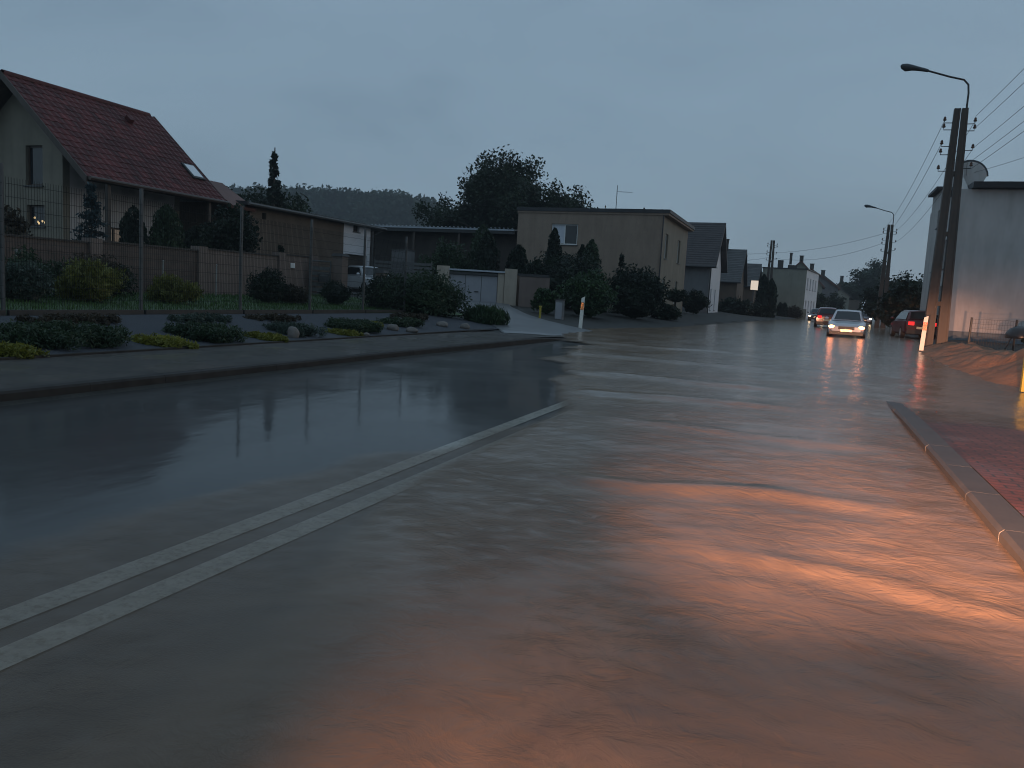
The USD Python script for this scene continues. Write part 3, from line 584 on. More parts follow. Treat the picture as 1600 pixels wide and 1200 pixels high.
fr = MB().tube([(-17.75, 25.7, .62), (-17.75, 25.7, 2.05)], .03, 6).tube([(-17.2, 26.25, .62), (-17.2, 26.25, 2.05)], .03, 6).tube([(-17.75, 25.7, 2.05), (-17.2, 26.25, 2.05)], .03, 6).tube([(-17.75, 25.7, .66), (-17.2, 26.25, .66)], .03, 6)
obj('frame', fr, M('galv'), t)
for k in range(6): z = .78 + k*.2; obj('slat', MB().box((-17.475, 25.975, z), (.72, .02, .13), PI/4), M('galv'), t)
t = thing('mailbox', 'dark letter box hanging on the narrow gate', 'letter box', (-17.2, 25.8, 1.35)); obj('box', MB().box((-17.28, 25.92, 1.42), (.36, .2, .32), PI/4), M('steel_dark'), t); obj('flap', MB().box((-17.22, 25.85, 1.52), (.28, .02, .06), PI/4), M('galv'), t)
F = thing('slat_fence', 'grey horizontal slat fence left of the garage door', 'fence', (-18.5, 35.5, .6))
a, b = np.array([-20.2, 34.6]), np.array([-17.75, 35.95]); ang = math.atan2(b[1]-a[1], b[0]-a[0]); mid = (a+b)/2; L = np.linalg.norm(b-a)
for k in range(8): obj('slat', MB().box((mid[0], mid[1], 1.12 + k*.185), (L, .03, .13), ang), M('galv'), F)
for q in (a, mid, b): obj('post', MB().box((q[0], q[1]+.05, 1.4), (.07, .07, 2.3), ang), M('galv'), F)
obj('plinth', MB().box((mid[0], mid[1], .75), (L, .2, .5), ang), M('kerb_concrete'), F)
# garage front with door
G = thing('garage_front', 'low rendered garage front with a pale grey door at the top of the driveway', 'garage', (-15.6, 36.8, .68))
a, b = np.array([-17.45, 35.99]), np.array([-13.75, 37.5]); ang = math.atan2(b[1]-a[1], b[0]-a[0]); ux = np.array([math.cos(ang), math.sin(ang)])
def gx(s, off=0): return a + ux*s + np.array([-ux[1], ux[0]])*off
Lg = np.linalg.norm(b-a)
def gbox(s0, s1, z0, z1, o0, o1): c = gx((s0+s1)/2, (o0+o1)/2); return MB().box((c[0], c[1], (z0+z1)/2), (s1-s0, o1-o0, z1-z0), ang)
obj('pillar', gbox(0, .62, .4, 2.42, 0, .5), M('render_post'), G); obj('pillar', gbox(Lg-.62, Lg, .4, 2.44, 0, .5), M('render_post'), G); obj('pillar', gbox(Lg-.95, Lg-.64, .4, 2.2, .06, .5), M('render_post'), G)
obj('lintel', gbox(.622, Lg-.622, 2.22, 2.30, -.06, .5), M('roof_metal'), G); obj('lintel', gbox(.622, Lg-.97, 2.04, 2.16, .02, .5), M('steel_dark'), G)
dr = obj('door', gbox(.64, Lg-.97, .62, 2.02, .14, .2), M('door_grey'), G)
for k in range(1, 3): obj('joint', gbox(.64+k*(Lg-1.61)/3-.012, .64+k*(Lg-1.61)/3+.012, .64, 2.02, .132, .139), M('steel_dark'), dr)
obj('handle', gbox(1.9, 2.1, 1.2, 1.25, .10, .138), M('steel_dark'), dr)
obj('wall', MB().box((-15.1, 40.2, 1.35), (3.6, 5.2, 1.6), ang), M('render_beige'), G); obj('roof', MB().box((-15.1, 40.2, 2.2), (3.7, 5.3, .1), ang), M('roof_felt'), G)
t = thing('block_wall', 'pinkish block wall to the right of the garage door', 'wall', (-12.9, 37.9, .6))
obj('face', MB().box((-12.95, 37.85, 1.35), (1.5, .24, 1.5), ang), M('render_pink'), t); obj('coping', MB().box((-12.95, 37.85, 2.13), (1.52, .3, .05), ang), M('kerb_concrete'), t)

# ------------------------------------------------------------------ mesh fence along the lawn
F = thing('mesh_fence', 'tall grey wire mesh fence between the rock garden and the lawn', 'fence', (-12, 16, .4))
py = [3.7, 6.4, 9.1, 11.9, 14.75, 17.42, 20.02, 22.5]
for y in py: obj('post', MB().tube([(-12, y, .2), (-12, y, 2.82)], .034, 8), M('galv'), F)
for k in range(len(py)-1):
    ya_, yb_ = py[k]+.03, py[k+1]-.03; m = MB(); e = .0036
    for y in np.arange(ya_, yb_, .05): m.tube([(-11.95, y, .5), (-11.95, y, 2.62)], e, 3, False)
    for z in np.arange(.52, 2.64, .2): m.tube([(-11.945, ya_, z), (-11.945, yb_, z)], e, 3, False)
    obj('wire_panel', m, M('mesh_wire'), F)
    obj('base_board', MB().rbox((-11.97, ya_, .10), (-11.90, yb_, .54)), M('dark_concrete'), F)

# ------------------------------------------------------------------ rock garden planting
rg = [('yellow creeping conifer cut by the left edge of the picture', -9.3, 7.05, .42, .3, .2, 'leaf_yellow', 1300), ('wide dark green juniper at the left end of the bank', -9.9, 8.35, .9, .8, .36, 'leaf_juniper', 4200),
      ('yellow creeping conifer beside the wide dark green juniper', -9.45, 9.75, .58, .28, .2, 'leaf_yellow', 1900), ('dark green juniper between the two longest yellow conifers', -9.8, 11.1, .75, .5, .33, 'leaf_juniper', 3000),
      ('yellow creeping conifer left of the upright pale stone', -9.5, 12.3, .58, .24, .17, 'leaf_yellow', 1600), ('bronze green low shrub behind the upright pale stone', -9.85, 13.7, .68, .42, .28, 'leaf_greyish', 2400),
      ('narrow yellow creeping conifer near the middle of the bank', -9.55, 15.0, .58, .22, .16, 'leaf_yellow', 1400), ('dark green juniper behind the grey boulder', -9.95, 16.1, .75, .55, .3, 'leaf_juniper', 3000),
      ('short yellow conifer between two dark mats', -10.15, 17.3, .48, .26, .17, 'leaf_yellow', 1200), ('flat dark juniper toward the right end of the bank', -10.2, 18.9, .6, .65, .24, 'leaf_juniper', 2400),
      ('bronze creeping shrub high up at the right end of the bank', -10.8, 20.6, .5, .9, .22, 'leaf_bronze', 2000), ('brown low shrub under the fence board near the left edge', -11.1, 9.6, .4, .9, .2, 'leaf_bronze', 1700),
      ('grey green mat under the fence board beside a post', -11.05, 12.4, .4, .7, .2, 'leaf_greyish', 1500), ('brown mat under the fence board in the middle', -11.05, 14.6, .4, .7, .18, 'leaf_bronze', 1400)]
for lab, x, y, r, ry, h, mt, n in rg: shrub('creeping_shrub', lab, x, y, r*1.25, h*.74, M(mt), int(n*1.35), .065, .1, .3, k=60, z=hgt(x, y).item() - .04, ry=ry*1.5, cf=.5)
rng = np.random.default_rng(4)
def rock(x, y, s, label):
    s = np.array(s)*.8
    m = trimesh.creation.icosphere(2, 1.0); v = np.array(m.vertices); v *= (1 + .5*(meshkit.fbm(v*1.6 + x*3 + y, 3) - .5))[:, None]*np.array(s); z = hgt(x, y).item() + .015
    o = obj('boulder', (v + [x, y, z + s[2]*.45], m.faces), M('rock'), smooth=30, label=label, category='stone'); return o
rock(-9.42, 13.15, (.15, .13, .19), 'upright pale stone in front of the bronze green shrub'); rock(-9.6, 17.45, (.2, .16, .13), 'grey boulder right of the narrow yellow conifer'); rock(-9.22, 17.75, (.2, .16, .11), 'flat dark boulder right of the grey one')
rock(-10.5, 19.4, (.12, .11, .1), 'small pale stone high on the bank'); rock(-9.75, 20.6, (.22, .18, .12), 'dark flat boulder near the end of the footway'); rock(-9.3, 21.2, (.19, .16, .14), 'brown stone beside the grassy clump'); rock(-9.12, 15.4, (.09, .09, .06), 'small stone at the edge of the footway')
shrub('mound_shrub', 'big dome shaped dark green shrub at the end of the mesh fence', -12.0, 23.5, 1.95, 1.4, M('leaf_juniper'), 8000, .10, .2, .4, k=60, ry=1.5, z=.25, cf=.36)
shrub('mound_shrub', 'round dark shrub just behind the end of the mesh fence', -13.2, 23.6, 1.0, 1.35, M('leaf_dark'), 3500, .10, .2, .4, k=40, z=.35)
shrub('grassy_clump', 'spiky bright green clump at the corner of the driveway', -9.9, 24.3, 1.0, .55, M('leaf_mid'), 3200, .2, 1.2, .12, k=40, ry=.8, z=.12)
# shrubs on the lawn
gs = [('grey green rounded shrub on the lawn near the left edge', -14.6, 11.5, .62, .75, 'leaf_greyish', 2600), ('yellow green mounded ornamental grass on the lawn', -14.5, 12.95, .72, .82, 'leaf_olive', 3200), ('dark shrub behind the yellow green mound', -15.6, 14.0, .8, 1.0, 'leaf_bronze', 2600),
      ('yellow green feathery shrub between the two left fence posts', -14.4, 15.25, .62, .62, 'leaf_olive', 2600), ('dark rounded shrub against the pinkish wall', -14.8, 19.4, .72, .98, 'leaf_dark', 2600), ('low dark shrub to the right of the rounded one', -14.6, 20.3, .6, .5, 'leaf_bronze', 1600),
      ('dark bush left of the narrow gate pillar group', -14.4, 22.3, .55, .8, 'leaf_dark', 1800), ('dark brown shrub at the left edge of the lawn', -14.8, 10.2, .8, .85, 'leaf_bronze', 2000), ('green shrub behind the grey green one', -15.8, 12.6, .7, .95, 'leaf_juniper', 2000), ('dark low hedge shrub beneath the garden wall', -16.6, 15.3, .9, .8, 'leaf_dark', 2000)]
for lab, x, y, r, h, mt, n in gs: shrub('garden_shrub', lab, x, y, r, h, M(mt), n, .10, .7 if mt == 'leaf_olive' else .3, .3)
rng = nrng(); px, pyy = rng.uniform(-17.5, -12.1, 16000), rng.uniform(6, 26, 16000)
g = np.stack([px, pyy, hgt(px, pyy)+.05], 1); obj('grass', leaves(g, .11, rng, 2.0, .12), M('grass'), kind='stuff', label='short lawn grass behind the mesh fence', category='grass')
# trees in front of the red roofed house
conifer('blue_spruce', 'small blue spruce in front of the red roofed house', -20.6, 18.5, 1.0, 3.0, M('leaf_blue'), z=.9, whorls=12, n=3200, leaf=.15)
thuja('garden_conifer', 'broad cone shaped conifer before the pale wall', -20.4, 21.3, .62, 2.55, 'leaf_juniper', 2600, z=.95); thuja('garden_conifer', 'short dark cone shaped conifer before the pale wall', -20.6, 22.9, .75, 2.0, 'leaf_dark', 2400, z=.95)
thuja('garden_conifer', 'slender dark conifer left of the broad one', -20.8, 20.3, .5, 2.4, 'leaf_dark', 1600, z=.95)
shrub('tall_bush', 'tall dark bush under the lower corner of the red roof', -20.4, 24.3, 1.15, 3.0, M('leaf_dark'), 5200, .14, .2, .5, z=.95, k=40); shrub('tall_bush', 'olive bush below the ground floor window', -20.6, 15.6, 1.0, 1.9, M('leaf_bronze'), 2600, .14, .2, .5, z=.9); shrub('tall_bush', 'dark bush at the left edge under the gable', -19.8, 13.8, 1.1, 1.8, M('leaf_dark'), 2400, .14, .2, .5, z=.9)
conifer('young_conifer', 'little conifer standing before the brown outbuilding', -21.2, 28.6, .6, 1.9, M('leaf_dark'), z=.9, whorls=8, n=1300, leaf=.14)
conifer('tall_spruce', 'tall thin topped spruce rising behind the outbuilding', -37.5, 49.5, 2.6, 9.9, M('leaf_dark'), z=.9, whorls=16, n=4200, leaf=.4, power=1.25)
tree('bushy_tree', 'dark bushy tree around the tall spruce', -38.5, 51, .9, 7, [((-38.5, 51, 6.0), (2.7, 2.4, 2.1)), ((-38.2, 50.5, 4.6), (2.9, 2.4, 1.8))], M('leaf_tree'), 7000, .32, .2, k=22)
tree('bushy_tree', 'dark treetop showing over the corner of the red roof', -43, 50.5, .9, 7, [((-43, 50.5, 6.0), (2.6, 2.6, 1.7))], M('leaf_tree'), 3000, .4, .2, k=14)
tree('broadleaf_tree', 'large broadleaf tree behind the long shed', -26.5, 71, .9, 12.5, [((-27.2, 71, 9.6), (4.6, 4.2, 3.7)), ((-32.2, 69, 7.0), (3.0, 3, 2.4)), ((-30.3, 70, 10.6), (1.5, 2, 1.8)), ((-22.2, 72, 8.4), (2.9, 3, 3.0)), ((-35.0, 69, 5.4), (2.2, 2.2, 2.0)), ((-27, 70.5, 6.0), (7, 3.5, 2.8))], M('leaf_tree'), 44000, .30, .38, k=34, cf=.40)
# planting in front of the shed and the flat roofed house
pl = [('s', 'leafy dark bush above the left end of the garage front', -19.2, 41.0, 1.5, 3.2, 'leaf_juniper'), ('t', 'dark pointed conifer above the garage lintel', -17.1, 41.6, .8, 3.8, 'leaf_dark'), ('t', 'bluish dark conifer behind the garage roof', -18.0, 43.0, .9, 4.3, 'leaf_juniper'), ('t', 'conifer at the left corner of the flat roofed house', -15.6, 42.5, .75, 3.2, 'leaf_dark'),
      ('t', 'tall columnar thuja reaching the upstairs window', -13.55, 42.6, .52, 4.2, 'leaf_dark'), ('t', 'slim dark thuja under the right side of the window', -12.2, 43.6, .42, 3.5, 'leaf_dark'), ('t', 'feathery conifer right of the upstairs window', -11.5, 43.0, .6, 3.8, 'leaf_juniper'), ('c', 'young spruce with a thin leader before the beige wall', -10.05, 44.0, .95, 3.4, 'leaf_dark'),
      ('s', 'wide dark hedge mass before the beige wall', -12.2, 41.4, 2.3, 3.0, 'leaf_dark'), ('s', 'mid green rounded bush behind the left reflector post', -9.7, 36.4, 1.55, 2.0, 'leaf_mid'), ('s', 'large dark bush at the corner of the flat roofed house', -8.4, 41.0, 1.75, 2.7, 'leaf_dark'), ('s', 'olive shrub behind the yellow marker', -11.1, 34.3, .72, 1.15, 'leaf_mid'),
      ('s', 'small dark shrub beside the block wall', -13.8, 40.2, .8, 2.3, 'leaf_dark'), ('s', 'low clipped dark hedge below the street side of the flat roofed house', -7.6, 44.5, .9, .8, 'leaf_dark'), ('s', 'dark climber bush on the grey house wall', -8.3, 62.0, 1.1, 1.9, 'leaf_dark'), ('t', 'conifer seen left of the tall thuja', -14.6, 42.8, .6, 2.4, 'leaf_dark')]
for k, lab, x, y, r, h, mt in pl:
    if k == 's': shrub('roadside_shrub', lab, x, y, r, h, M(mt), int(2400*max(1, r)), .16, .3, .45, k=34)
    elif k == 't': thuja('columnar_conifer', lab, x, y, r, h, mt, 1800, .16)
    else: conifer('young_spruce', lab, x, y, r, h, M(mt), whorls=9, n=1600, leaf=.2)
t = shrub('weeping_tree', 'little umbrella shaped weeping tree at the house corner', -7.5, 48.0, .75, .7, M('leaf_dark'), 900, .14, -.4, .4, cat='tree', z=1.25); obj('trunk', MB().tube([(-7.5, 48, .3), (-7.5, 48, 1.7)], [.06, .04], 6), M('bark'), t)

# ------------------------------------------------------------------ flat roofed house
z0 = .2; HB = thing('flat_roof_house', 'beige flat roofed two storey house beyond the bushes', 'house', (-13.5, 54, z0))
X0, X1, Y0, Y1, top = -18.2, -8.85, 49.2, 59.9, 6.45
wf = [(2.3, 4.3, 1.75, 1.3)]
obj('wall', panel((X0, Y0), (X1, Y0), z0, [(0, 0), (X1-X0, 0), (X1-X0, top-z0), (0, top-z0)], wf, .3, (0, 1)), M('render_beige'), HB)
window(HB, (X0, Y0), (X1, Y0), z0, wf[0], (0, 1), mull=1, blind=(.03, .48))
ws = [(1.2, 3.75, 1.0, 1.55), (6.3, 3.75, 1.0, 1.55), (1.2, .95, 1.0, 1.55), (6.3, .95, 1.0, 1.55)]; Ld = Y1-Y0-.604
obj('wall', panel((X1, Y0+.302), (X1, Y1-.302), z0, [(0, 0), (Ld, 0), (Ld, top-z0), (0, top-z0)], ws, .3, (-1, 0)), M('render_cream'), HB)
for w in ws: window(HB, (X1, Y0+.302), (X1, Y1-.302), z0, w, (-1, 0), mull=1)
obj('wall', panel((X0, Y1), (X1, Y1), z0, [(0, 0), (X1-X0, 0), (X1-X0, top-z0), (0, top-z0)], [], .3, (0, -1)), M('render_beige'), HB)
obj('wall', panel((X0, Y0+.302), (X0, Y1-.302), z0, [(0, 0), (Ld, 0), (Ld, top-z0), (0, top-z0)], [], .3, (1, 0)), M('render_beige'), HB)
obj('cornice', MB().rbox((X0-.04, Y0-.06, top+.002), (X1+.38, Y1+.2, top+.12)), M('render_beige'), HB)
rf = obj('roof', MB().rbox((X0-.08, Y0-.12, top+.122), (X1+.45, Y1+.25, top+.34)), M('roof_felt'), HB)
obj('vent', MB().box((-13.4, 52, top+.45), (.5, .5, .24)), M('roof_felt'), rf); obj('vent', MB().tube([(-10.6, 52, top+.3), (-10.6, 52, top+.75)], .06, 6), M('roof_felt'), rf)
obj('drainpipe', MB().tube([(X1+.07, Y0-.08, top), (X1+.07, Y0-.08, z0)], .05, 7), M('steel_dark'), HB)
t = thing('roof_aerial', 'thin television aerial on the flat roof', 'aerial', (-12.1, 50.5, top+.34))
obj('mast', MB().tube([(-12.1, 50.5, top+.3), (-12.1, 50.5, top+1.95)], .022, 6), M('steel_dark'), t); bm = MB().tube([(-12.1, 50.5, top+1.55), (-11.1, 50.5, top+1.52)], .012, 5)
for k in range(6): bm.tube([(-11.95+k*.16, 50.4, top+1.55), (-11.95+k*.16, 50.6, top+1.55)], .006, 4)
obj('boom', bm, M('steel_dark'), t)
obj('meter_box', MB().box((-9.3, Y0-.06, 1.0), (.4, .1, .35)), M('roof_brown'), HB)

# ------------------------------------------------------------------ generic gabled houses of the street
def gabled(name, label, x0, x1, y0, y1, z0, eave, ridge, axis, wall, gable, roof, front=(), side=(), over=.4, chim=(), frame='frame_white', roof_pieces=None):
    h = thing(name, label, 'house', ((x0+x1)/2, (y0+y1)/2, z0)); w, d, e = x1-x0, y1-y0, eave-z0
    if axis == 'x': fo = [(0, 0), (w, 0), (w, e), (0, e)]; so = [(0, 0), (d-.604, 0), (d-.604, e-.02), (d/2-.302, ridge-z0-.15), (0, e-.02)]
    else: fo = [(0, 0), (w, 0), (w, e-.02), (w/2, ridge-z0-.15), (0, e-.02)]; so = [(0, 0), (d-.604, 0), (d-.604, e), (0, e)]
    for (p, q, o, inn, hol, mm) in (((x0, y0), (x1, y0), fo, (0, 1), front, wall), ((x0, y1), (x1, y1), fo, (0, -1), [], wall), ((x1, y0+.302), (x1, y1-.302), so, (-1, 0), side, gable), ((x0, y0+.302), (x0, y1-.302), so, (1, 0), [], wall)):
        obj('wall', panel(p, q, z0, o, hol, .3, inn), M(mm), h)
        for k in hol: window(h, p, q, z0, k, inn, frame, mull=0 if k[2] < .8 else 1)
    m = MB()
    if axis == 'x':
        s = (ridge-eave)/(d/2); ye, ze = over, over*s; ym = (y0+y1)/2
        slab(m, [(x0-over, y0-ye, eave-ze+.1), (x1+over, y0-ye, eave-ze+.1), (x1+over, ym-.002, ridge+.1), (x0-over, ym-.002, ridge+.1)], .18); slab(m, [(x0-over, ym+.002, ridge+.1), (x1+over, ym+.002, ridge+.1), (x1+over, y1+ye, eave-ze+.1), (x0-over, y1+ye, eave-ze+.1)], .18)
    else:
        s = (ridge-eave)/(w/2); ze = over*s; xm = (x0+x1)/2
        slab(m, [(x0-over, y0-over, eave-ze+.1), (xm-.002, y0-over, ridge+.1), (xm-.002, y1+over, ridge+.1), (x0-over, y1+over, eave-ze+.1)], .18); slab(m, [(xm+.002, y0-over, ridge+.1), (x1+over, y0-over, eave-ze+.1), (x1+over, y1+over, eave-ze+.1), (xm+.002, y1+over, ridge+.1)], .18)
    r = obj('roof', m, M(roof), h)
    if axis == 'x':   # courses of tiles on the slope towards the viewer
        m = MB(); Lr = math.hypot(d/2+over, ridge-eave+ze); nn = int(Lr/.32); tdir = np.array([0, d/2+over, ridge-eave+ze])/Lr; nv = np.array([0, -tdir[2], tdir[1]])
        for k in range(nn):
            a = np.array([0, y0-ye, eave-ze+.1]) + tdir*(k*Lr/nn)
            q = [a + [x0-over, 0, 0], a + [x1+over, 0, 0]]; b2 = [p + tdir*(Lr/nn) for p in q]
            m.add(np.array([q[0]+nv*.005, q[1]+nv*.005, q[1]+nv*.03, q[0]+nv*.03, b2[1]+nv*.008, b2[0]+nv*.008]), [[0, 1, 2, 3], [3, 2, 4, 5]])
        obj('tile_courses', m, M(roof), r)
    for cx, cy, cw_, ch in chim:
        obj('chimney', MB().box((cx, cy, ridge-.2+ch/2), (cw_, cw_, ch+.8)).box((cx, cy, ridge-.2+ch+.45), (cw_+.12, cw_+.12, .1)), M('render_dark'), r)
    obj('gutter', MB().tube([(x0-over, y0-over-.05, eave-(over*s)+.05), (x1+over, y0-over-.05, eave-(over*s)+.05)], .07, 6) if axis == 'x' else MB().tube([(x1+over+.05, y0-over, eave-ze+.05), (x1+over+.05, y1+over, eave-ze+.05)], .07, 6), M('steel_dark'), r)
    return h
h2 = gabled('gabled_house', 'grey house with a steep dark roof and a white street gable', -16, -8.3, 70.5, 79.5, .1, 4.8, 8.5, 'x', 'render_grey', 'plaster_white', 'roof_dark', side=[(1.3, .6, .8, 1.9), (4.6, .6, .8, 1.9), (3.7, 4.5, .9, 1.6)], over=.55, frame='frame_brown')
obj('drainpipe', MB().tube([(-8.2, 70.3, 4.7), (-8.2, 70.3, .1)], .06, 6), M('steel_dark'), h2)
gabled('gabled_house', 'dark brown old house with a weathered roof behind the white gable', -16, -7.6, 90, 99, 0, 4.0, 7.5, 'x', 'render_brown', 'render_brown', 'roof_slate', side=[(2, 1, .9, 1.4), (5, 1, .9, 1.4), (3.7, 3.9, .8, 1.1)], chim=[(-9.6, 94.5, .6, .9)])
gabled('gabled_house', 'brown house with a chimney before the lit sign', -15, -6.6, 103, 111, 0, 3.9, 6.6, 'x', 'render_brown', 'render_brown', 'roof_slate', side=[(2, 1, .9, 1.4), (4.8, 1, .9, 1.4)], chim=[(-8.4, 107, .6, .8)])
# pale flat topped block
z0 = -.05; P = thing('block_house', 'pale flat topped block house beside the street poles', 'house', (-4, 116, z0)); X0, X1, Y0, Y1, top = -6.2, -.75, 110, 124, 6.35
obj('wall', panel((X0, Y0), (X1, Y0), z0, [(0, 0), (X1-X0, 0), (X1-X0, top-z0), (0, top-z0)], [], .3, (0, 1)), M('render_olive'), P)
ws = [(k, t, 1.0, 1.5) for t in (1.0, 3.9) for k in (1.2, 4.2, 7.2, 10.2)]; Ld = Y1-Y0-.604
Xf = X1 + 1.55; Ls_ = math.hypot(Xf-X1, Ld)
obj('wall', panel((X1, Y0+.302), (Xf, Y1-.302), z0, [(0, 0), (Ls_, 0), (Ls_, top-z0), (0, top-z0)], ws, .3, (-.993, .115)), M('plaster_white'), P)
for w in ws: window(P, (X1, Y0+.302), (Xf, Y1-.302), z0, w, (-.993, .115), 'frame_brown', mull=0)
obj('wall', panel((X0, Y0+.302), (X0, Y1-.302), z0, [(0, 0), (Ld, 0), (Ld, top-z0), (0, top-z0)], [], .3, (1, 0)), M('render_olive'), P); obj('wall', panel((X0, Y1), (X1, Y1), z0, [(0, 0), (X1-X0, 0), (X1-X0, top-z0), (0, top-z0)], [], .3, (0, -1)), M('render_olive'), P)
obj('roof', MB().hexa([(X0-.1, Y0-.1, top+.002), (X1+.15, Y0-.1, top+.002), (Xf+.15, Y1+.1, top+.002), (X0-.1, Y1+.1, top+.002)], [(X0-.1, Y0-.1, top+.12), (X1+.15, Y0-.1, top+.12), (Xf+.15, Y1+.1, top+.12), (X0-.1, Y1+.1, top+.12)]), M('roof_felt'), P); obj('annex', MB().rbox((-9.6, 112, -.1), (-6.25, 120, 5.9)), M('render_olive'), P)
obj('chimney', MB().box((-4.2, 114, 7.0), (.7, .7, 1.3)).box((-2.7, 116, 6.8), (1.2, .6, .7)), M('render_dark'), P)
gabled('gabled_house', 'brown roofed house with chimneys behind the pale block', -5.5, 1.6, 138, 148, 0, 5.3, 9.0, 'y', 'render_olive', 'render_olive', 'roof_brown', front=[(2.2, 1.2, .9, 1.4), (4.4, 1.2, .9, 1.4)], side=[(2, 1, 1, 1.5), (5, 1, 1, 1.5)], chim=[(-2.0, 142, .6, .8), (-3.6, 139, .4, 1.0)])
gabled('gabled_house', 'pale street house with two window rows beyond the brown roof', -5, 4.4, 152, 168, 0, 5.4, 8.4, 'y', 'render_grey', 'plaster_white', 'roof_brown', side=[(k, t, 1, 1.5) for t in (1, 3.2) for k in (2, 6, 10)], chim=[(-.3, 158, .7, 1.0)])
gabled('gabled_house', 'distant dark roofed house at the end of the row', -3, 7.4, 178, 196, 0, 4.6, 8.4, 'y', 'render_olive', 'render_grey', 'roof_slate', side=[(k, 1, 1, 1.5) for k in (2, 6, 10)], chim=[(2, 186, .8, 1.2), (2, 182, .7, 1.0)])
gabled('gabled_house', 'last house of the street, half hidden by trees', 2, 12, 215, 230, 0, 4.6, 8.8, 'y', 'render_brown', 'render_grey', 'roof_slate', side=[(k, 1, 1, 1.5) for k in (2, 6, 10)], chim=[(7, 222, .8, 1.2)])
tree('street_tree', 'round tree rising at the far end of the street', 12.5, 200, 0, 11, [((12.5, 200, 9), (4.2, 4, 3.4)), ((9, 200, 6), (4, 4, 3)), ((16.5, 200, 5.5), (4.5, 4, 3.4))], M('leaf_tree'), 5000, .6, .3)
tree('street_tree', 'bushy tree in front of the pale street house', 1.2, 131, 0, 4, [((1.2, 131, 2.2), (1.3, 1.3, 1.6))], M('leaf_tree'), 900, .4, .15)
tree('street_tree', 'dark bush tree near the far car lights', 4.3, 150, 0, 4, [((4.3, 150, 2.3), (1.6, 1.6, 1.8))], M('leaf_tree'), 900, .4, .15)
for lab, x, y, h, r in (('dark tree behind the second lamp pole', 8.2, 84, 5.2, 2.6), ('dark tree beside the white building', 8.3, 68, 4.3, 1.9), ('dark roadside tree behind the parked red car', 6.6, 62, 3.6, 1.6), ('dark tree at the bend of the road', 9.5, 98, 5.4, 2.7)):
    tree('roadside_tree', lab, x, y, 0, h, [((x, y, h*.55), (r, r, h*.42)), ((x-.8*r, y, h*.35), (r*.7, r*.7, h*.32))], M('leaf_dark'), 2600, .32, .18, k=14)
thuja('street_thuja', 'left of two dark thujas beside the lit sign', -4.75, 88, .75, 4.6, 'leaf_dark', 1500, .25, z=0); thuja('street_thuja', 'right of two dark thujas, standing at the utility pole', -4.0, 88.5, .72, 4.2, 'leaf_dark', 1500, .25, z=0)
shrub('street_hedge', 'dark hedge in front of the brown old house', -7.0, 84, 2.0, 1.7, M('leaf_dark'), 2200, .3, .2, .5, z=0); shrub('street_hedge', 'dark hedge below the lit sign', -5.3, 86, 1.3, 1.4, M('leaf_dark'), 1600, .3, .2, .5, z=0)
shrub('street_hedge', 'bare looking bush in front of the pale block', -1.8, 106, 1.2, 1.6, M('leaf_bronze'), 700, .3, .2, .3, z=0)
t = thing('lit_sign', 'small glowing white sign box on a post beside the thujas', 'sign', (-5.5, 84.8, 0)); obj('post', MB().tube([(-5.5, 84.9, 0), (-5.5, 84.9, 2.9)], .07, 7), M('galv'), t); bx_ = obj('box', MB().box((-5.45, 84.8, 3.4), (.78, .2, 1.0)), M('steel_dark'), t); obj('face', MB().box((-5.45, 84.69, 3.4), (.72, .01, .94)), M('sign_glow'), bx_)
for k, (x, y) in enumerate(((-3.4, 104), (-2.9, 104.3))): thuja('fence_thuja', ('dark shrub at the left of the low wall of the pale block', 'dark shrub right beside it at the low wall of the pale block')[k], x, y, .45, 1.9, 'leaf_dark', 500, .25, z=0)
t = thing('garden_fence', 'low pale fence before the flat topped block', 'fence', (-3, 107, 0))
for k in range(5): obj('panel', MB().rbox((-4.8+k*.9, 107, 0), (-3.96+k*.9, 107.1, 1.3)), M('render_olive'), t)
# far wooded hill
hx = np.linspace(-420, -90, 60); hy = np.linspace(300, 520, 24); v, f = grid(hx, hy, lambda X, Y: -2 + 47.5*np.exp(-((X+240)/125.)**4)*sstep(300, 345, Y)*(.9 + .2*meshkit.noise(np.stack([X*.02, Y*.02, X*0], -1)))*np.interp(X, [-300, -180, -120], [1, .95, .6]))
struct('hill', (v, tri(f)), M('leaf_forest'), smooth=True, label='far hill under woodland')
rng = nrng(); k = 2600; px, py_ = rng.uniform(-400, -110, k), rng.uniform(305, 380, k); pz = -2 + 47.5*np.exp(-((px+240)/125.)**4)*sstep(300, 345, py_)*.99*np.interp(px, [-300, -180, -120], [1, .95, .6])
cs = np.stack([px, py_, pz + .6], 1); i = rng.integers(0, k, 90000); d = rng.normal(size=(90000, 3)); d /= np.linalg.norm(d, axis=1)[:, None]
obj('forest', leaves(cs[i] + d*rng.uniform(1.2, 3.4, 90000)[:, None]*(.6 + .9*rng.uniform(0, 1, k)[i])[:, None]*[1, 1, 1.15], 2.1, rng, 0, .7), M('leaf_forest'), kind='stuff', label='far wooded hillside', category='forest')
mt = MB()

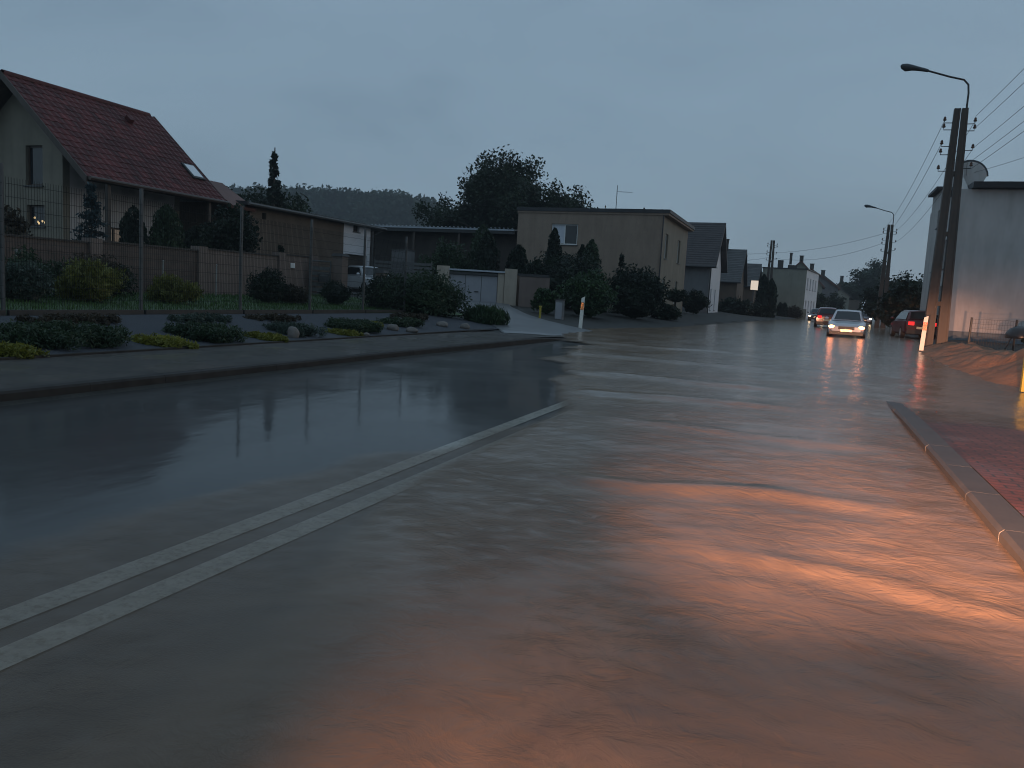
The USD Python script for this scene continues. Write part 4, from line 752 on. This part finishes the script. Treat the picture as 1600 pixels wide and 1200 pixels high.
# ------------------------------------------------------------------ white building on the right
z0 = .15; Wb = thing('white_building', 'large white rendered building at the right edge', 'house', (10, 50, z0)); X0, X1, Y0, Y1, top = 6.3, 15.5, 44, 54.5, 7.4
obj('wall', panel((X0, Y0), (X1, Y0), z0, [(0, 0), (X1-X0, 0), (X1-X0, top-z0), (0, top-z0)], [], .4, (0, 1)), M('render_white'), Wb)
ws = [(5.9, 6.05, .9, 1.0), (5.9, 1.2, .9, 1.5), (5.9, 3.6, .9, 1.5), (2.0, 1.2, .9, 1.5), (2.0, 3.6, .9, 1.5)]; Ld = Y1-Y0-.804
obj('wall', panel((X0, Y0+.402), (X0, Y1-.402), z0, [(0, 0), (Ld, 0), (Ld, 8.3), (5.0, 8.3), (4.6, 9.0), (3.6, 9.35), (2.6, 9.0), (2.2, 8.2), (.0, top-z0)], ws, .4, (1, 0)), M('render_white'), Wb)
for w in ws: window(Wb, (X0, Y0+.402), (X0, Y1-.402), z0, w, (1, 0), 'frame_brown', mull=0)
obj('wall', panel((X0, Y1), (X1, Y1), z0, [(0, 0), (X1-X0, 0), (X1-X0, top-z0), (0, top-z0)], [], .4, (0, -1)), M('render_white'), Wb)
rf = obj('roof', MB().hexa([(X0+.42, Y0-.45, top+.03), (X1+.4, Y0-.45, top+.03), (X1+.4, Y1+.3, top+.03), (X0+.42, Y1+.3, top+.03)], [(X0+.42, Y0-.5, top+.3), (X1+.4, Y0-.5, top+.3), (X1+.4, Y1+.3, top+.55), (X0+.42, Y1+.3, top+.55)]), M('roof_felt'), Wb)
# curved gable standing at the street front, seen from the side
cx = X0 + .75; th = np.linspace(-.15, PI*.85, 14); pts = [(X0-.05, 0), (X0-.05, 1.2)] + [(cx + .78*math.cos(PI-t), 1.35 + .78*math.sin(PI-t)) for t in np.linspace(.1, PI*.98, 12)] + [(X0+1.25, .8), (X0+1.0, 0)]
gp = panel((0, 47.2), (1, 47.2), top-.3, pts, [], .45, (0, 1)); cg = obj('curved_gable', gp, M('render_white'), Wb)
cp = MB().tube([(cx + .80*math.cos(PI-t), 47.42, top-.3 + 1.37 + .80*math.sin(PI-t)) for t in np.linspace(.7, PI*.98, 12)], .1, 6); obj('coping', cp, M('roof_felt'), cg)
obj('cornice', MB().rbox((X0-.35, Y0+.41, top+.02), (X0-.002, Y0+3.0, top+.16)).rbox((X0-.3, Y0+6.5, 8.3), (X0-.002, Y1-.5, 8.45)), M('roof_felt'), Wb)
obj('plinth', MB().rbox((X0-.06, Y0-.09, z0-.2), (X1, Y0-.002, .62)), M('plinth'), Wb)
# fence in front of it
t = thing('wire_fence', 'low wire fence with dark posts before the white building', 'fence', (6, 31, .2))
fp = [(4.95, 29.6), (6.1, 29.0), (7.4, 28.4)]
for x, y in fp: obj('post', MB().tube([(x, y, .1), (x+.02, y, 1.3)], .035, 7), M('steel_dark'), t)
for k in range(2):
    a, b = np.array(fp[k]), np.array(fp[k+1]); m = MB()
    for z in np.arange(.35, 1.26, .15): m.tube([(*a, z), (*b, z)], .004, 3, False)
    for s in np.arange(.05, 1, .06): q = a + (b-a)*s; m.tube([(*q, .3), (*q, 1.25)], .003, 3, False)
    obj('wire_panel', m, M('steel_dark'), t)
t = thing('wheelbarrow', 'dark upturned barrow shape behind the sand heap', 'wheelbarrow', (6.05, 28.2, .35))
sh = trimesh.creation.icosphere(2, 1.0); v = np.array(sh.vertices); v[:, 2] = np.maximum(v[:, 2], -.15); obj('tray', (v*[.42, .5, .34] + [6.1, 28.2, .78], sh.faces), M('trim_black'), t, smooth=40)
obj('handle', MB().tube([(5.85, 28.0, .85), (5.62, 27.7, .40)], .025, 6).tube([(6.2, 27.9, .85), (6.1, 27.5, .40)], .025, 6), M('steel_dark'), t); obj('leg', MB().tube([(6.3, 28.3, .7), (6.35, 28.4, .3)], .03, 6), M('steel_dark'), t)
# sand heap
xs, ys = np.linspace(3.0, 6.6, 70), np.linspace(15.5, 37.5, 160)
def sandz(X, Y):
    cxl = np.interp(Y, [15, 20, 28, 37], [4.55, 4.6, 4.75, 4.9]); w = np.interp(Y, [15, 18, 24, 30, 37], [.5, .95, 1.1, 1.1, .8]); hh = np.interp(Y, [15.8, 17.5, 21, 26, 32, 37], [0, .50, .58, .50, .38, .0])
    d = (X - cxl)/w; n = meshkit.fbm(np.stack([X*1.8, Y*1.1, X*0], -1), 4) - .5
    return -.06 + hh*np.exp(-np.abs(d)**2.2)*(1 + .75*n) + .06*n*np.exp(-d*d) + (hgt(X, Y))*.35
v, f = grid(xs, ys, sandz); obj('sand_heap', (v, tri(f)), M('sand'), smooth=True, label='long heap of orange brown sand on the right verge', category='sand heap')
shrub('verge_bush', 'yellow green bush at the very right edge', 4.15, 16.6, .40, .7, M('leaf_olive'), 900, .1, .4, .4, z=.05); shrub('verge_bush', 'dark bush behind the sand heap at the right edge', 6.9, 27.2, .9, 1.0, M('leaf_dark'), 1500, .14, .3, .4, z=.3)

# ------------------------------------------------------------------ poles and wires
def pole_builder(label, loc, lamp=True, group=None):
    t = thing('utility_pole', label, 'utility pole', loc, group=group); x, y, z = loc; Hh = 8.75
    for s in (-1, 1):
        m = MB(); b0, t0 = s*.25, s*.125
        m.hexa([(x+b0-.19, y-.16, z-.4), (x+b0+.19, y-.16, z-.4), (x+b0+.19, y+.16, z-.4), (x+b0-.19, y+.16, z-.4)], [(x+t0-.1, y-.11, z+Hh), (x+t0+.1, y-.11, z+Hh), (x+t0+.1, y+.11, z+Hh), (x+t0-.1, y+.11, z+Hh)])
        # raised flanges leave a sunken web, as on cast concrete poles
        for e in (-1, 1): m.hexa([(x+b0+e*.155-.03, y-.19, z-.4), (x+b0+e*.155+.03, y-.19, z-.4), (x+b0+e*.155+.03, y-.158, z-.4), (x+b0+e*.155-.03, y-.158, z-.4)], [(x+t0+e*.08-.025, y-.135, z+Hh), (x+t0+e*.08+.025, y-.135, z+Hh), (x+t0+e*.08+.025, y-.108, z+Hh), (x+t0+e*.08-.025, y-.108, z+Hh)])
        obj('leg', m, M('pole_concrete'), t)
    for zz in (1.6, 4.2, 6.4): w = .33 - (.215)*(zz+.4)/9.15; obj('spacer', MB().box((x, y, z+zz), (2*w+.16, .26, .16)), M('pole_concrete'), t)
    for k, (sx, zz) in enumerate(((-1, 8.35), (-1, 8.1), (-1, 7.5), (-1, 7.2), (-1, 6.6), (1, 8.3), (1, 8.05), (1, 7.35), (1, 6.7))):
        w = .24 + .02*(8.4-zz); br = obj('bracket', MB().tube([(x+sx*.15, y, z+zz-.1), (x+sx*(w+.26), y-.02, z+zz-.1), (x+sx*(w+.26), y-.02, z+zz)], .016, 5), M('steel_dark'), t)
        obj('insulator', MB().lathe([(0, .0), (.05, .0), (.065, .04), (.04, .07), (.05, .1), (.02, .15), (0, .15)], (x+sx*(w+.26), y-.02, z+zz-.02), 9), M('insulator'), br)
    if lamp:
        arc = [(x+.17, y, z+Hh-.6), (x+.18, y, z+Hh+.55), (x+.14, y-.02, z+Hh+.85), (x-.02, y-.04, z+Hh+1.02), (x-.5, y-.1, z+Hh+1.13), (x-1.3, y-.2, z+Hh+1.36)]
        obj('lamp_arm', MB().tube(arc, .035, 8), M('steel_dark'), t, smooth=40)
        hd = MB(); e = np.array([x-1.3, y-.2, z+Hh+1.36]); ax = np.array([-.8, -.1, .16]); ax /= np.linalg.norm(ax); sd_ = np.cross(ax, [0, 0, 1]); sd_ /= np.linalg.norm(sd_); uu = np.cross(sd_, ax); prev = []
        for s, w_, h1, h0 in ((-.05, .05, .05, .05), (.1, .07, .07, .06), (.3, .09, .08, .07), (.5, .12, .1, .1), (.72, .15, .11, .17), (.88, .11, .07, .1), (.93, .03, .03, .03)):
            a = np.linspace(0, 2*PI, 11)[:-1]; prev.append(e + ax*s + np.outer(np.cos(a)*w_, sd_) + np.outer(np.where(np.sin(a) > 0, np.sin(a)*h1, np.sin(a)*h0), uu))
        hd.add(np.vstack(prev), [[i*10+j, i*10+(j+1) % 10, (i+1)*10+(j+1) % 10, (i+1)*10+j] for i in range(6) for j in range(10)])
        obj('lamp_head', hd, M('lamp_body'), t, smooth=50)
    return t
P1 = pole_builder('nearest concrete double pole with a street lamp, on the sand heap', (4.55, 34, .15))
dup(P1, (5.75, 75, 0), 0, 'second lamp pole down the street, behind the silver car', None)
P3 = pole_builder('slim lampless double pole just beyond the second lamp pole', (9.7, 119, 0), False)
dup(P3, (-4.55, 95, 0), 0, 'double pole on the left of the street beside the thujas', None)
def wire(a, b, sag, label, r=.009):
    a, b = np.array(a, float), np.array(b, float); s = np.linspace(0, 1, 25)[:, None]; p = a + (b-a)*s; p[:, 2] -= (4*sag*s*(1-s))[:, 0]
    obj('overhead_wire', MB().tube(p, r, 4, False), M('wire'), label=label, category='wire', group=None)
wl = ['highest wire running from the near pole over the road edge', 'second wire from the top at the near pole', 'third wire from the top at the near pole', 'fourth wire from the top at the near pole', 'lowest wire of the bundle at the near pole']
for k, (zz, xx) in enumerate(((8.62, .5), (8.2, .52), (7.5, .55), (7.05, .56), (6.75, .56))): wire((4.55+xx, 34, zz), (5.2+xx*.7, -6, zz+.25), .35, wl[k])
wl = ['topmost wire between the two lamp poles', 'second wire between the two lamp poles', 'third wire between the two lamp poles', 'fourth wire between the two lamp poles']
for k, (zz, sx) in enumerate(((8.5, -.5), (7.65, -.52), (8.45, .5), (7.5, .55))): wire((4.55+sx, 34, zz), (5.75+sx, 75, zz-.15), .5, wl[k])
wire((4.95, 34, 7.0), (6.9, 47.2, 8.6), .25, 'service cable from the near pole to the curved gable'); wire((7.2, 47.4, 8.7), (12, 30, 9.4), .3, 'service cable leaving the curved gable to the right')
wire((5.3, 75, 8.0), (-4.3, 95, 7.4), .35, 'upper wire crossing the street to the left pole', .012); wire((5.3, 75, 7.2), (-4.3, 95, 6.8), .7, 'lower wire crossing the street to the left pole', .012); wire((-4.7, 95, 7.4), (-9.5, 79, 6.5), .3, 'wire from the left pole to the white gable', .012); wire((-4.7, 95, 6.9), (-9, 94, 6.4), .2, 'wire from the left pole to the brown old house', .012)

# ------------------------------------------------------------------ reflector posts, marker, cabinet
def cube_corners(w, h, cell, c, depth=None):
    """prismatic reflector facing -y: rows of three-sided corner cells, as in a real retroreflector"""
    v, f, n = [], [], 0; nx, nz = max(1, round(w/cell)), max(1, round(h/cell)); a, b = w/nx, h/nz
    ax = np.array([0, 1.0, 0]); e1 = np.array([1, 0, 0]); e2 = np.array([0, 0, 1.0]); s = 1.0
    base = [math.cos(t)*e1 + math.sin(t)*e2 for t in (PI/2, PI/2+2*PI/3, PI/2+4*PI/3)]; q = min(a, b)*.95
    for i in range(nx):
        for j in range(nz):
            o = np.array([c[0]-w/2+(i+.5)*a, c[1], c[2]-h/2+(j+.5)*b]); flip = -1 if (i+j) % 2 else 1
            # cube corner apex behind the face, three edges at equal angles to the axis
            rim = [o + q*.66*flip*d for d in base]; apex = o + ax*q*.66/math.sqrt(2)
            v += rim + [apex]; f += [[n, n+1, n+3], [n+1, n+2, n+3], [n+2, n, n+3]]; n += 4
    return np.array(v), np.array(f)
def delineator(label, x, y, z, refl, tilt, h=1.2):
    t = thing('reflector_post', label, 'reflector post', (x, y, z), tilt=tilt, rotz=.0001); w = .07
    m = MB(); pr = [(-w, -.02), (w, -.02), (w*.8, .05), (0, .09), (-w*.8, .05)]
    A = np.array([(a, b, -.3) for a, b in pr]); Bq = np.array([(a*.92, b*.9, h + (.05 if a > 0 else -.02)) for a, b in pr])
    m.add(np.vstack([A, Bq]), [[i, (i+1) % 5, 5+(i+1) % 5, 5+i] for i in range(5)]); m.add(Bq, [[0, 1, 2], [0, 2, 3], [0, 3, 4]]); obj('body', m, M('post_white'), t, local=True)
    bk = obj('reflector', MB().box((0, -.028, h*.74), (.12, .012, .275)), M('trim_black'), t, local=True)
    obj('prism', cube_corners(.114, .257, .0285, (0, -.052, h*.74)), M(refl), bk, local=True); return t
delineator('white reflector post glowing beside the sand heap', 3.72, 30.6, .02, 'reflector_red', 2.2)
delineator('white reflector post at the mouth of the driveway', -8.0, 29.0, .03, 'reflector_amber', 2.2)
t = thing('gas_marker', 'short yellow marker post beside the driveway', 'marker post', (-10.35, 31.2, .25)); obj('post', MB().box((-10.35, 31.2, .45), (.07, .07, .6)), M('marker_yellow'), t); obj('cap', MB().box((-10.35, 31.2, .77), (.11, .09, .06)), M('marker_yellow'), t)
t = thing('gas_marker', 'yellow marker post with a pointed cap at the right edge of the picture', 'marker post', (3.57, 15.8, .1)); obj('post', MB().box((3.57, 15.8, .42), (.11, .1, .72)), M('marker_yellow'), t); obj('cap', MB().box((3.57, 15.8, .83), (.14, .13, .1), 0, .45), M('marker_yellow'), t)
t = thing('utility_cabinet', 'narrow grey cabinet between the olive shrub and the green bush', 'cabinet', (-9.95, 32.6, .2)); obj('body', MB().box((-9.95, 32.6, .62), (.34, .26, .9)), M('render_grey'), t); obj('lid', MB().box((-9.95, 32.6, 1.09), (.38, .3, .05)), M('kerb_concrete'), t); obj('door', MB().box((-9.95, 32.465, .62), (.28, .01, .7)), M('door_grey'), t)

# ------------------------------------------------------------------ cars
def car(name, label, loc, yaw, paint, kind='sedan', head=None, tail=None, group=None):
    """front faces -y in the car's own frame"""
    t = thing(name, label, 'car' if kind != 'van' else 'van', loc, rotz=yaw or .0001, group=group)
    L, hw = {'sedan': (4.5, .87), 'hatch': (4.0, .84), 'van': (4.7, .95)}[kind]
    st = {'sedan': [(0, .34, .60, .66), (.10, .24, .70, .78), (.45, .2, .76, .85), (1.0, .2, .85, .87), (1.35, .2, .90, .87), (3.4, .2, .94, .87), (4.0, .22, .95, .86), (4.38, .28, .92, .8), (4.5, .36, .75, .72)],
          'hatch': [(0, .34, .62, .66), (.10, .24, .74, .76), (.45, .2, .80, .83), (.85, .2, .88, .84), (1.2, .2, .94, .84), (3.2, .2, .98, .84), (3.75, .24, 1.0, .82), (3.95, .3, .95, .78), (4.0, .4, .8, .74)],
          'van': [(0, .36, .85, .78), (.08, .26, 1.0, .88), (.4, .24, 1.12, .94), (.8, .24, 1.2, .95), (3.8, .24, 1.25, .95), (4.55, .26, 1.25, .94), (4.7, .36, 1.1, .9)]}[kind]
    def ring(y, lo, hi, w): return [(-w*.82, y, lo), (-w*.97, y, lo+.10), (-w, y, lo+(hi-lo)*.55), (-w*.97, y, hi-.07), (-w*.84, y, hi), (0, y, hi+.025), (w*.84, y, hi), (w*.97, y, hi-.07), (w, y, lo+(hi-lo)*.55), (w*.97, y, lo+.10), (w*.82, y, lo)]
    m = MB(); R = [ring(*s) for s in st]; n = len(R[0])
    m.add(np.vstack(R), [[i*n+j, (i+1)*n+j, (i+1)*n+(j+1) % n, i*n+(j+1) % n] for i in range(len(R)-1) for j in range(n)])
    for k, r in ((0, R[0]), (1, R[-1])): c_ = np.mean(r, 0); m.add(np.vstack([r, [c_]]), [[j, (j+1) % n, n] if k == 0 else [(j+1) % n, j, n] for j in range(n)])
    body = obj('body', m, M(paint), t, smooth=35, local=True)
    gh = {'sedan': [(1.22, .90, .76), (1.95, 1.36, .62), (2.3, 1.42, .61), (2.9, 1.42, .61), (3.25, 1.36, .62), (3.85, .95, .74)], 'hatch': [(1.05, .94, .74), (1.75, 1.42, .60), (2.1, 1.48, .59), (3.1, 1.48, .59), (3.5, 1.40, .6), (3.85, 1.0, .72)], 'van': [(.75, 1.18, .86), (1.45, 1.84, .74), (1.8, 1.92, .73), (4.2, 1.92, .73), (4.45, 1.84, .75), (4.62, 1.25, .86)]}[kind]
    belt = lambda y: float(np.interp(y, [s[0] for s in st], [s[2] for s in st])) - .02; bw = gh[0][2]+.02
    m = MB(); rr = []
    for y, z, w in gh: zb = belt(y); rr.append([(-max(w, bw if z-zb > .1 else w), y, zb), (-w*1.0, y, max(z-.07, zb+.005)), (-w*.86, y, max(z, zb+.01)), (0, y, max(z, zb+.01)+.02), (w*.86, y, max(z, zb+.01)), (w*1.0, y, max(z-.07, zb+.005)), (max(w, bw if z-zb > .1 else w), y, zb)])
    m.add(np.vstack(rr), [[i*7+j, (i+1)*7+j, (i+1)*7+j+1, i*7+j+1] for i in range(len(rr)-1) for j in range(6)]); obj('cabin', m, M(paint), t, smooth=35, local=True)
    def quadglass(nm, i, lift):
        a, b = np.array(rr[i]), np.array(rr[i+1]); q = lambda s, u: a[2]*(1-s)*(1-u) + a[4]*s*(1-u) + b[2]*(1-s)*u + b[4]*s*u
        c4 = np.array([q(.03, .06), q(.97, .06), q(.97, .94), q(.03, .94)]); mid = np.array([q(.5, .06), q(.5, .94)]); nn = np.cross(c4[1]-c4[0], c4[3]-c4[0]); nn /= np.linalg.norm(nn); nn = nn if nn[2] > 0 else -nn
        V = np.array([c4[0], mid[0]+[0, 0, .018], c4[1], c4[2], mid[1]+[0, 0, .018], c4[3]]) + nn*lift; W_ = V - nn*.004
        obj(nm, MB().add(np.vstack([V, W_]), [[0, 1, 4, 5], [1, 2, 3, 4], [6, 11, 10, 7], [7, 10, 9, 8]]), M('glass_dark'), t, local=True)
    quadglass('windscreen', 0, .014); quadglass('rear_window', len(gh)-2, .014)
    for s in (-1, 1):
        y0_, y1_ = gh[1][0]-.25, gh[-2][0]+.1; zt = gh[2][1]-.1; zb = belt(2.2)+.05
        g = [(s*(bw+.004), y0_-.2, zb), (s*(bw+.004), y1_+.2, zb), (s*(gh[2][2]+.012), y1_-.1, zt), (s*(gh[2][2]+.012), y0_+.3, zt)]
        g2 = [(p[0]-s*.006, p[1], p[2]) for p in g]; obj('side_window', MB().hexa(g, g2), M('glass_dark'), t, local=True)
        obj('mirror', MB().ball((s*(hw+.09), gh[0][0]+.3, belt(1.3)+.1), (.1, .07, .07), 1), M(paint), t, smooth=True, local=True)
        for yy in (.82, L-.85):
            wc = np.array([s*(hw-.1), yy, .31]); th = np.arange(16)*PI/8
            def disc(r, x0_, x1_): return MB().add(np.vstack([[(x0_, wc[1]+r*math.cos(a), wc[2]+r*math.sin(a)) for a in th], [(x1_, wc[1]+r*math.cos(a), wc[2]+r*math.sin(a)) for a in th], [(x0_, wc[1], wc[2])], [(x1_, wc[1], wc[2])]]), [[j, (j+1) % 16, 16+(j+1) % 16, 16+j] for j in range(16)]).add(np.vstack([[(x1_, wc[1]+r*math.cos(a), wc[2]+r*math.sin(a)) for a in th], [(x1_, wc[1], wc[2])]]), [[j, (j+1) % 16, 16] for j in range(16)])
            wl_ = obj('wheel', disc(.31, wc[0]-s*.1, wc[0]+s*.1), M('rubber'), t, local=True); obj('rim', disc(.2, wc[0]+s*.09, wc[0]+s*.106), M('alloy'), wl_, local=True)
    zf = st[1][2]
    if head or kind != 'hatch':
        for s in (-1, 1):
            hl = obj('headlight', MB().ball((s*(hw*.76), .12, zf-.10), (.17, .10, .075), 2), M('glass_dark') if not head else M('alloy'), t, smooth=True, local=True)
            if head: obj('bulb', MB().ball((s*(hw*.76), .03, zf-.10), (.14, .05, .075), 2), M(head), hl, smooth=True, local=True)
        gr = obj('grille', MB().rbox((-.36, -.014, zf-.21), (.36, .1, zf-.07)), M('trim_black'), t, local=True); m = MB()
        for k in range(3): m.rbox((-.34, -.022, zf-.19+k*.045), (.34, -.015, zf-.178+k*.045))
        obj('slat', m, M('steel_dark'), gr, local=True)
        obj('bumper', MB().rbox((-hw*.86, -.03, .24), (hw*.86, .3, .40)), M('trim_black'), t, local=True)
        pl_ = obj('number_plate', MB().rbox((-.26, -.055, .385), (.26, -.034, .50)), M('number_plate'), t, local=True); obj('prism', cube_corners(.50, .10, .025, (0, -.071, .4425)), M('reflector_white'), pl_, local=True)
    for s in (-1, 1): obj('tail_light', MB().rbox((s*hw*.62 - .14, L-.06, belt(L-.1)-.24), (s*hw*.62 + .14, L+.012, belt(L-.1)-.06)), M(tail or 'reflector_red'), t, local=True)
    obj('rear_plate', MB().rbox((-.26, L+.004, .52), (.26, L+.02, .635)), M('number_plate'), t, local=True)
    obj('rear_bumper', MB().rbox((-hw*.86, L-.25, .26), (hw*.86, L+.035, .46)), M('trim_black'), t, local=True)
    return t
car('oncoming_car', 'silver saloon with both headlights on, driving through the flood', (1.72, 41.2, -.08), math.radians(-3), 'paint_silver', 'sedan', head='headlight_glow')
car('leaving_car', 'dark red hatchback with a lit tail light, left behind the silver car', (1.25, 65.5, .0), PI+math.radians(0), 'paint_red', 'hatch', tail='tail_glow')
car('queueing_car', 'dark car with bright headlights showing just right of the silver car', (5.55, 94, .0), math.radians(-3), 'paint_dark', 'sedan', head='headlight_white')
car('parked_car', 'dark red hatchback with glowing tail lights parked on the right verge by the near pole', (5.1, 50.0, .05), PI+math.radians(6), 'paint_maroon', 'hatch', tail='tail_glow')
car('distant_car', 'dark distant car with small bright headlights at the left of the queue', (.75, 95, 0), math.radians(-3), 'paint_dark', 'sedan', head='headlight_white')
car('yard_car', 'white car standing in the yard behind the gate pillars', (-21.2, 37.6, .8), math.radians(60), 'paint_white', 'hatch')

# ------------------------------------------------------------------ rainy air
usdkit.material(stage, '/World/Looks/haze', {'v': ('principled_volume', {'color': (.80, .86, .92), 'density': .00055, 'anisotropy': .2})}, [], volume='v.volume')
hz = MB().rbox((-430, -60, -4), (200, 530, 62)); obj('haze', hz, M('haze'), kind='stuff', label='thin rainy haze over the street')
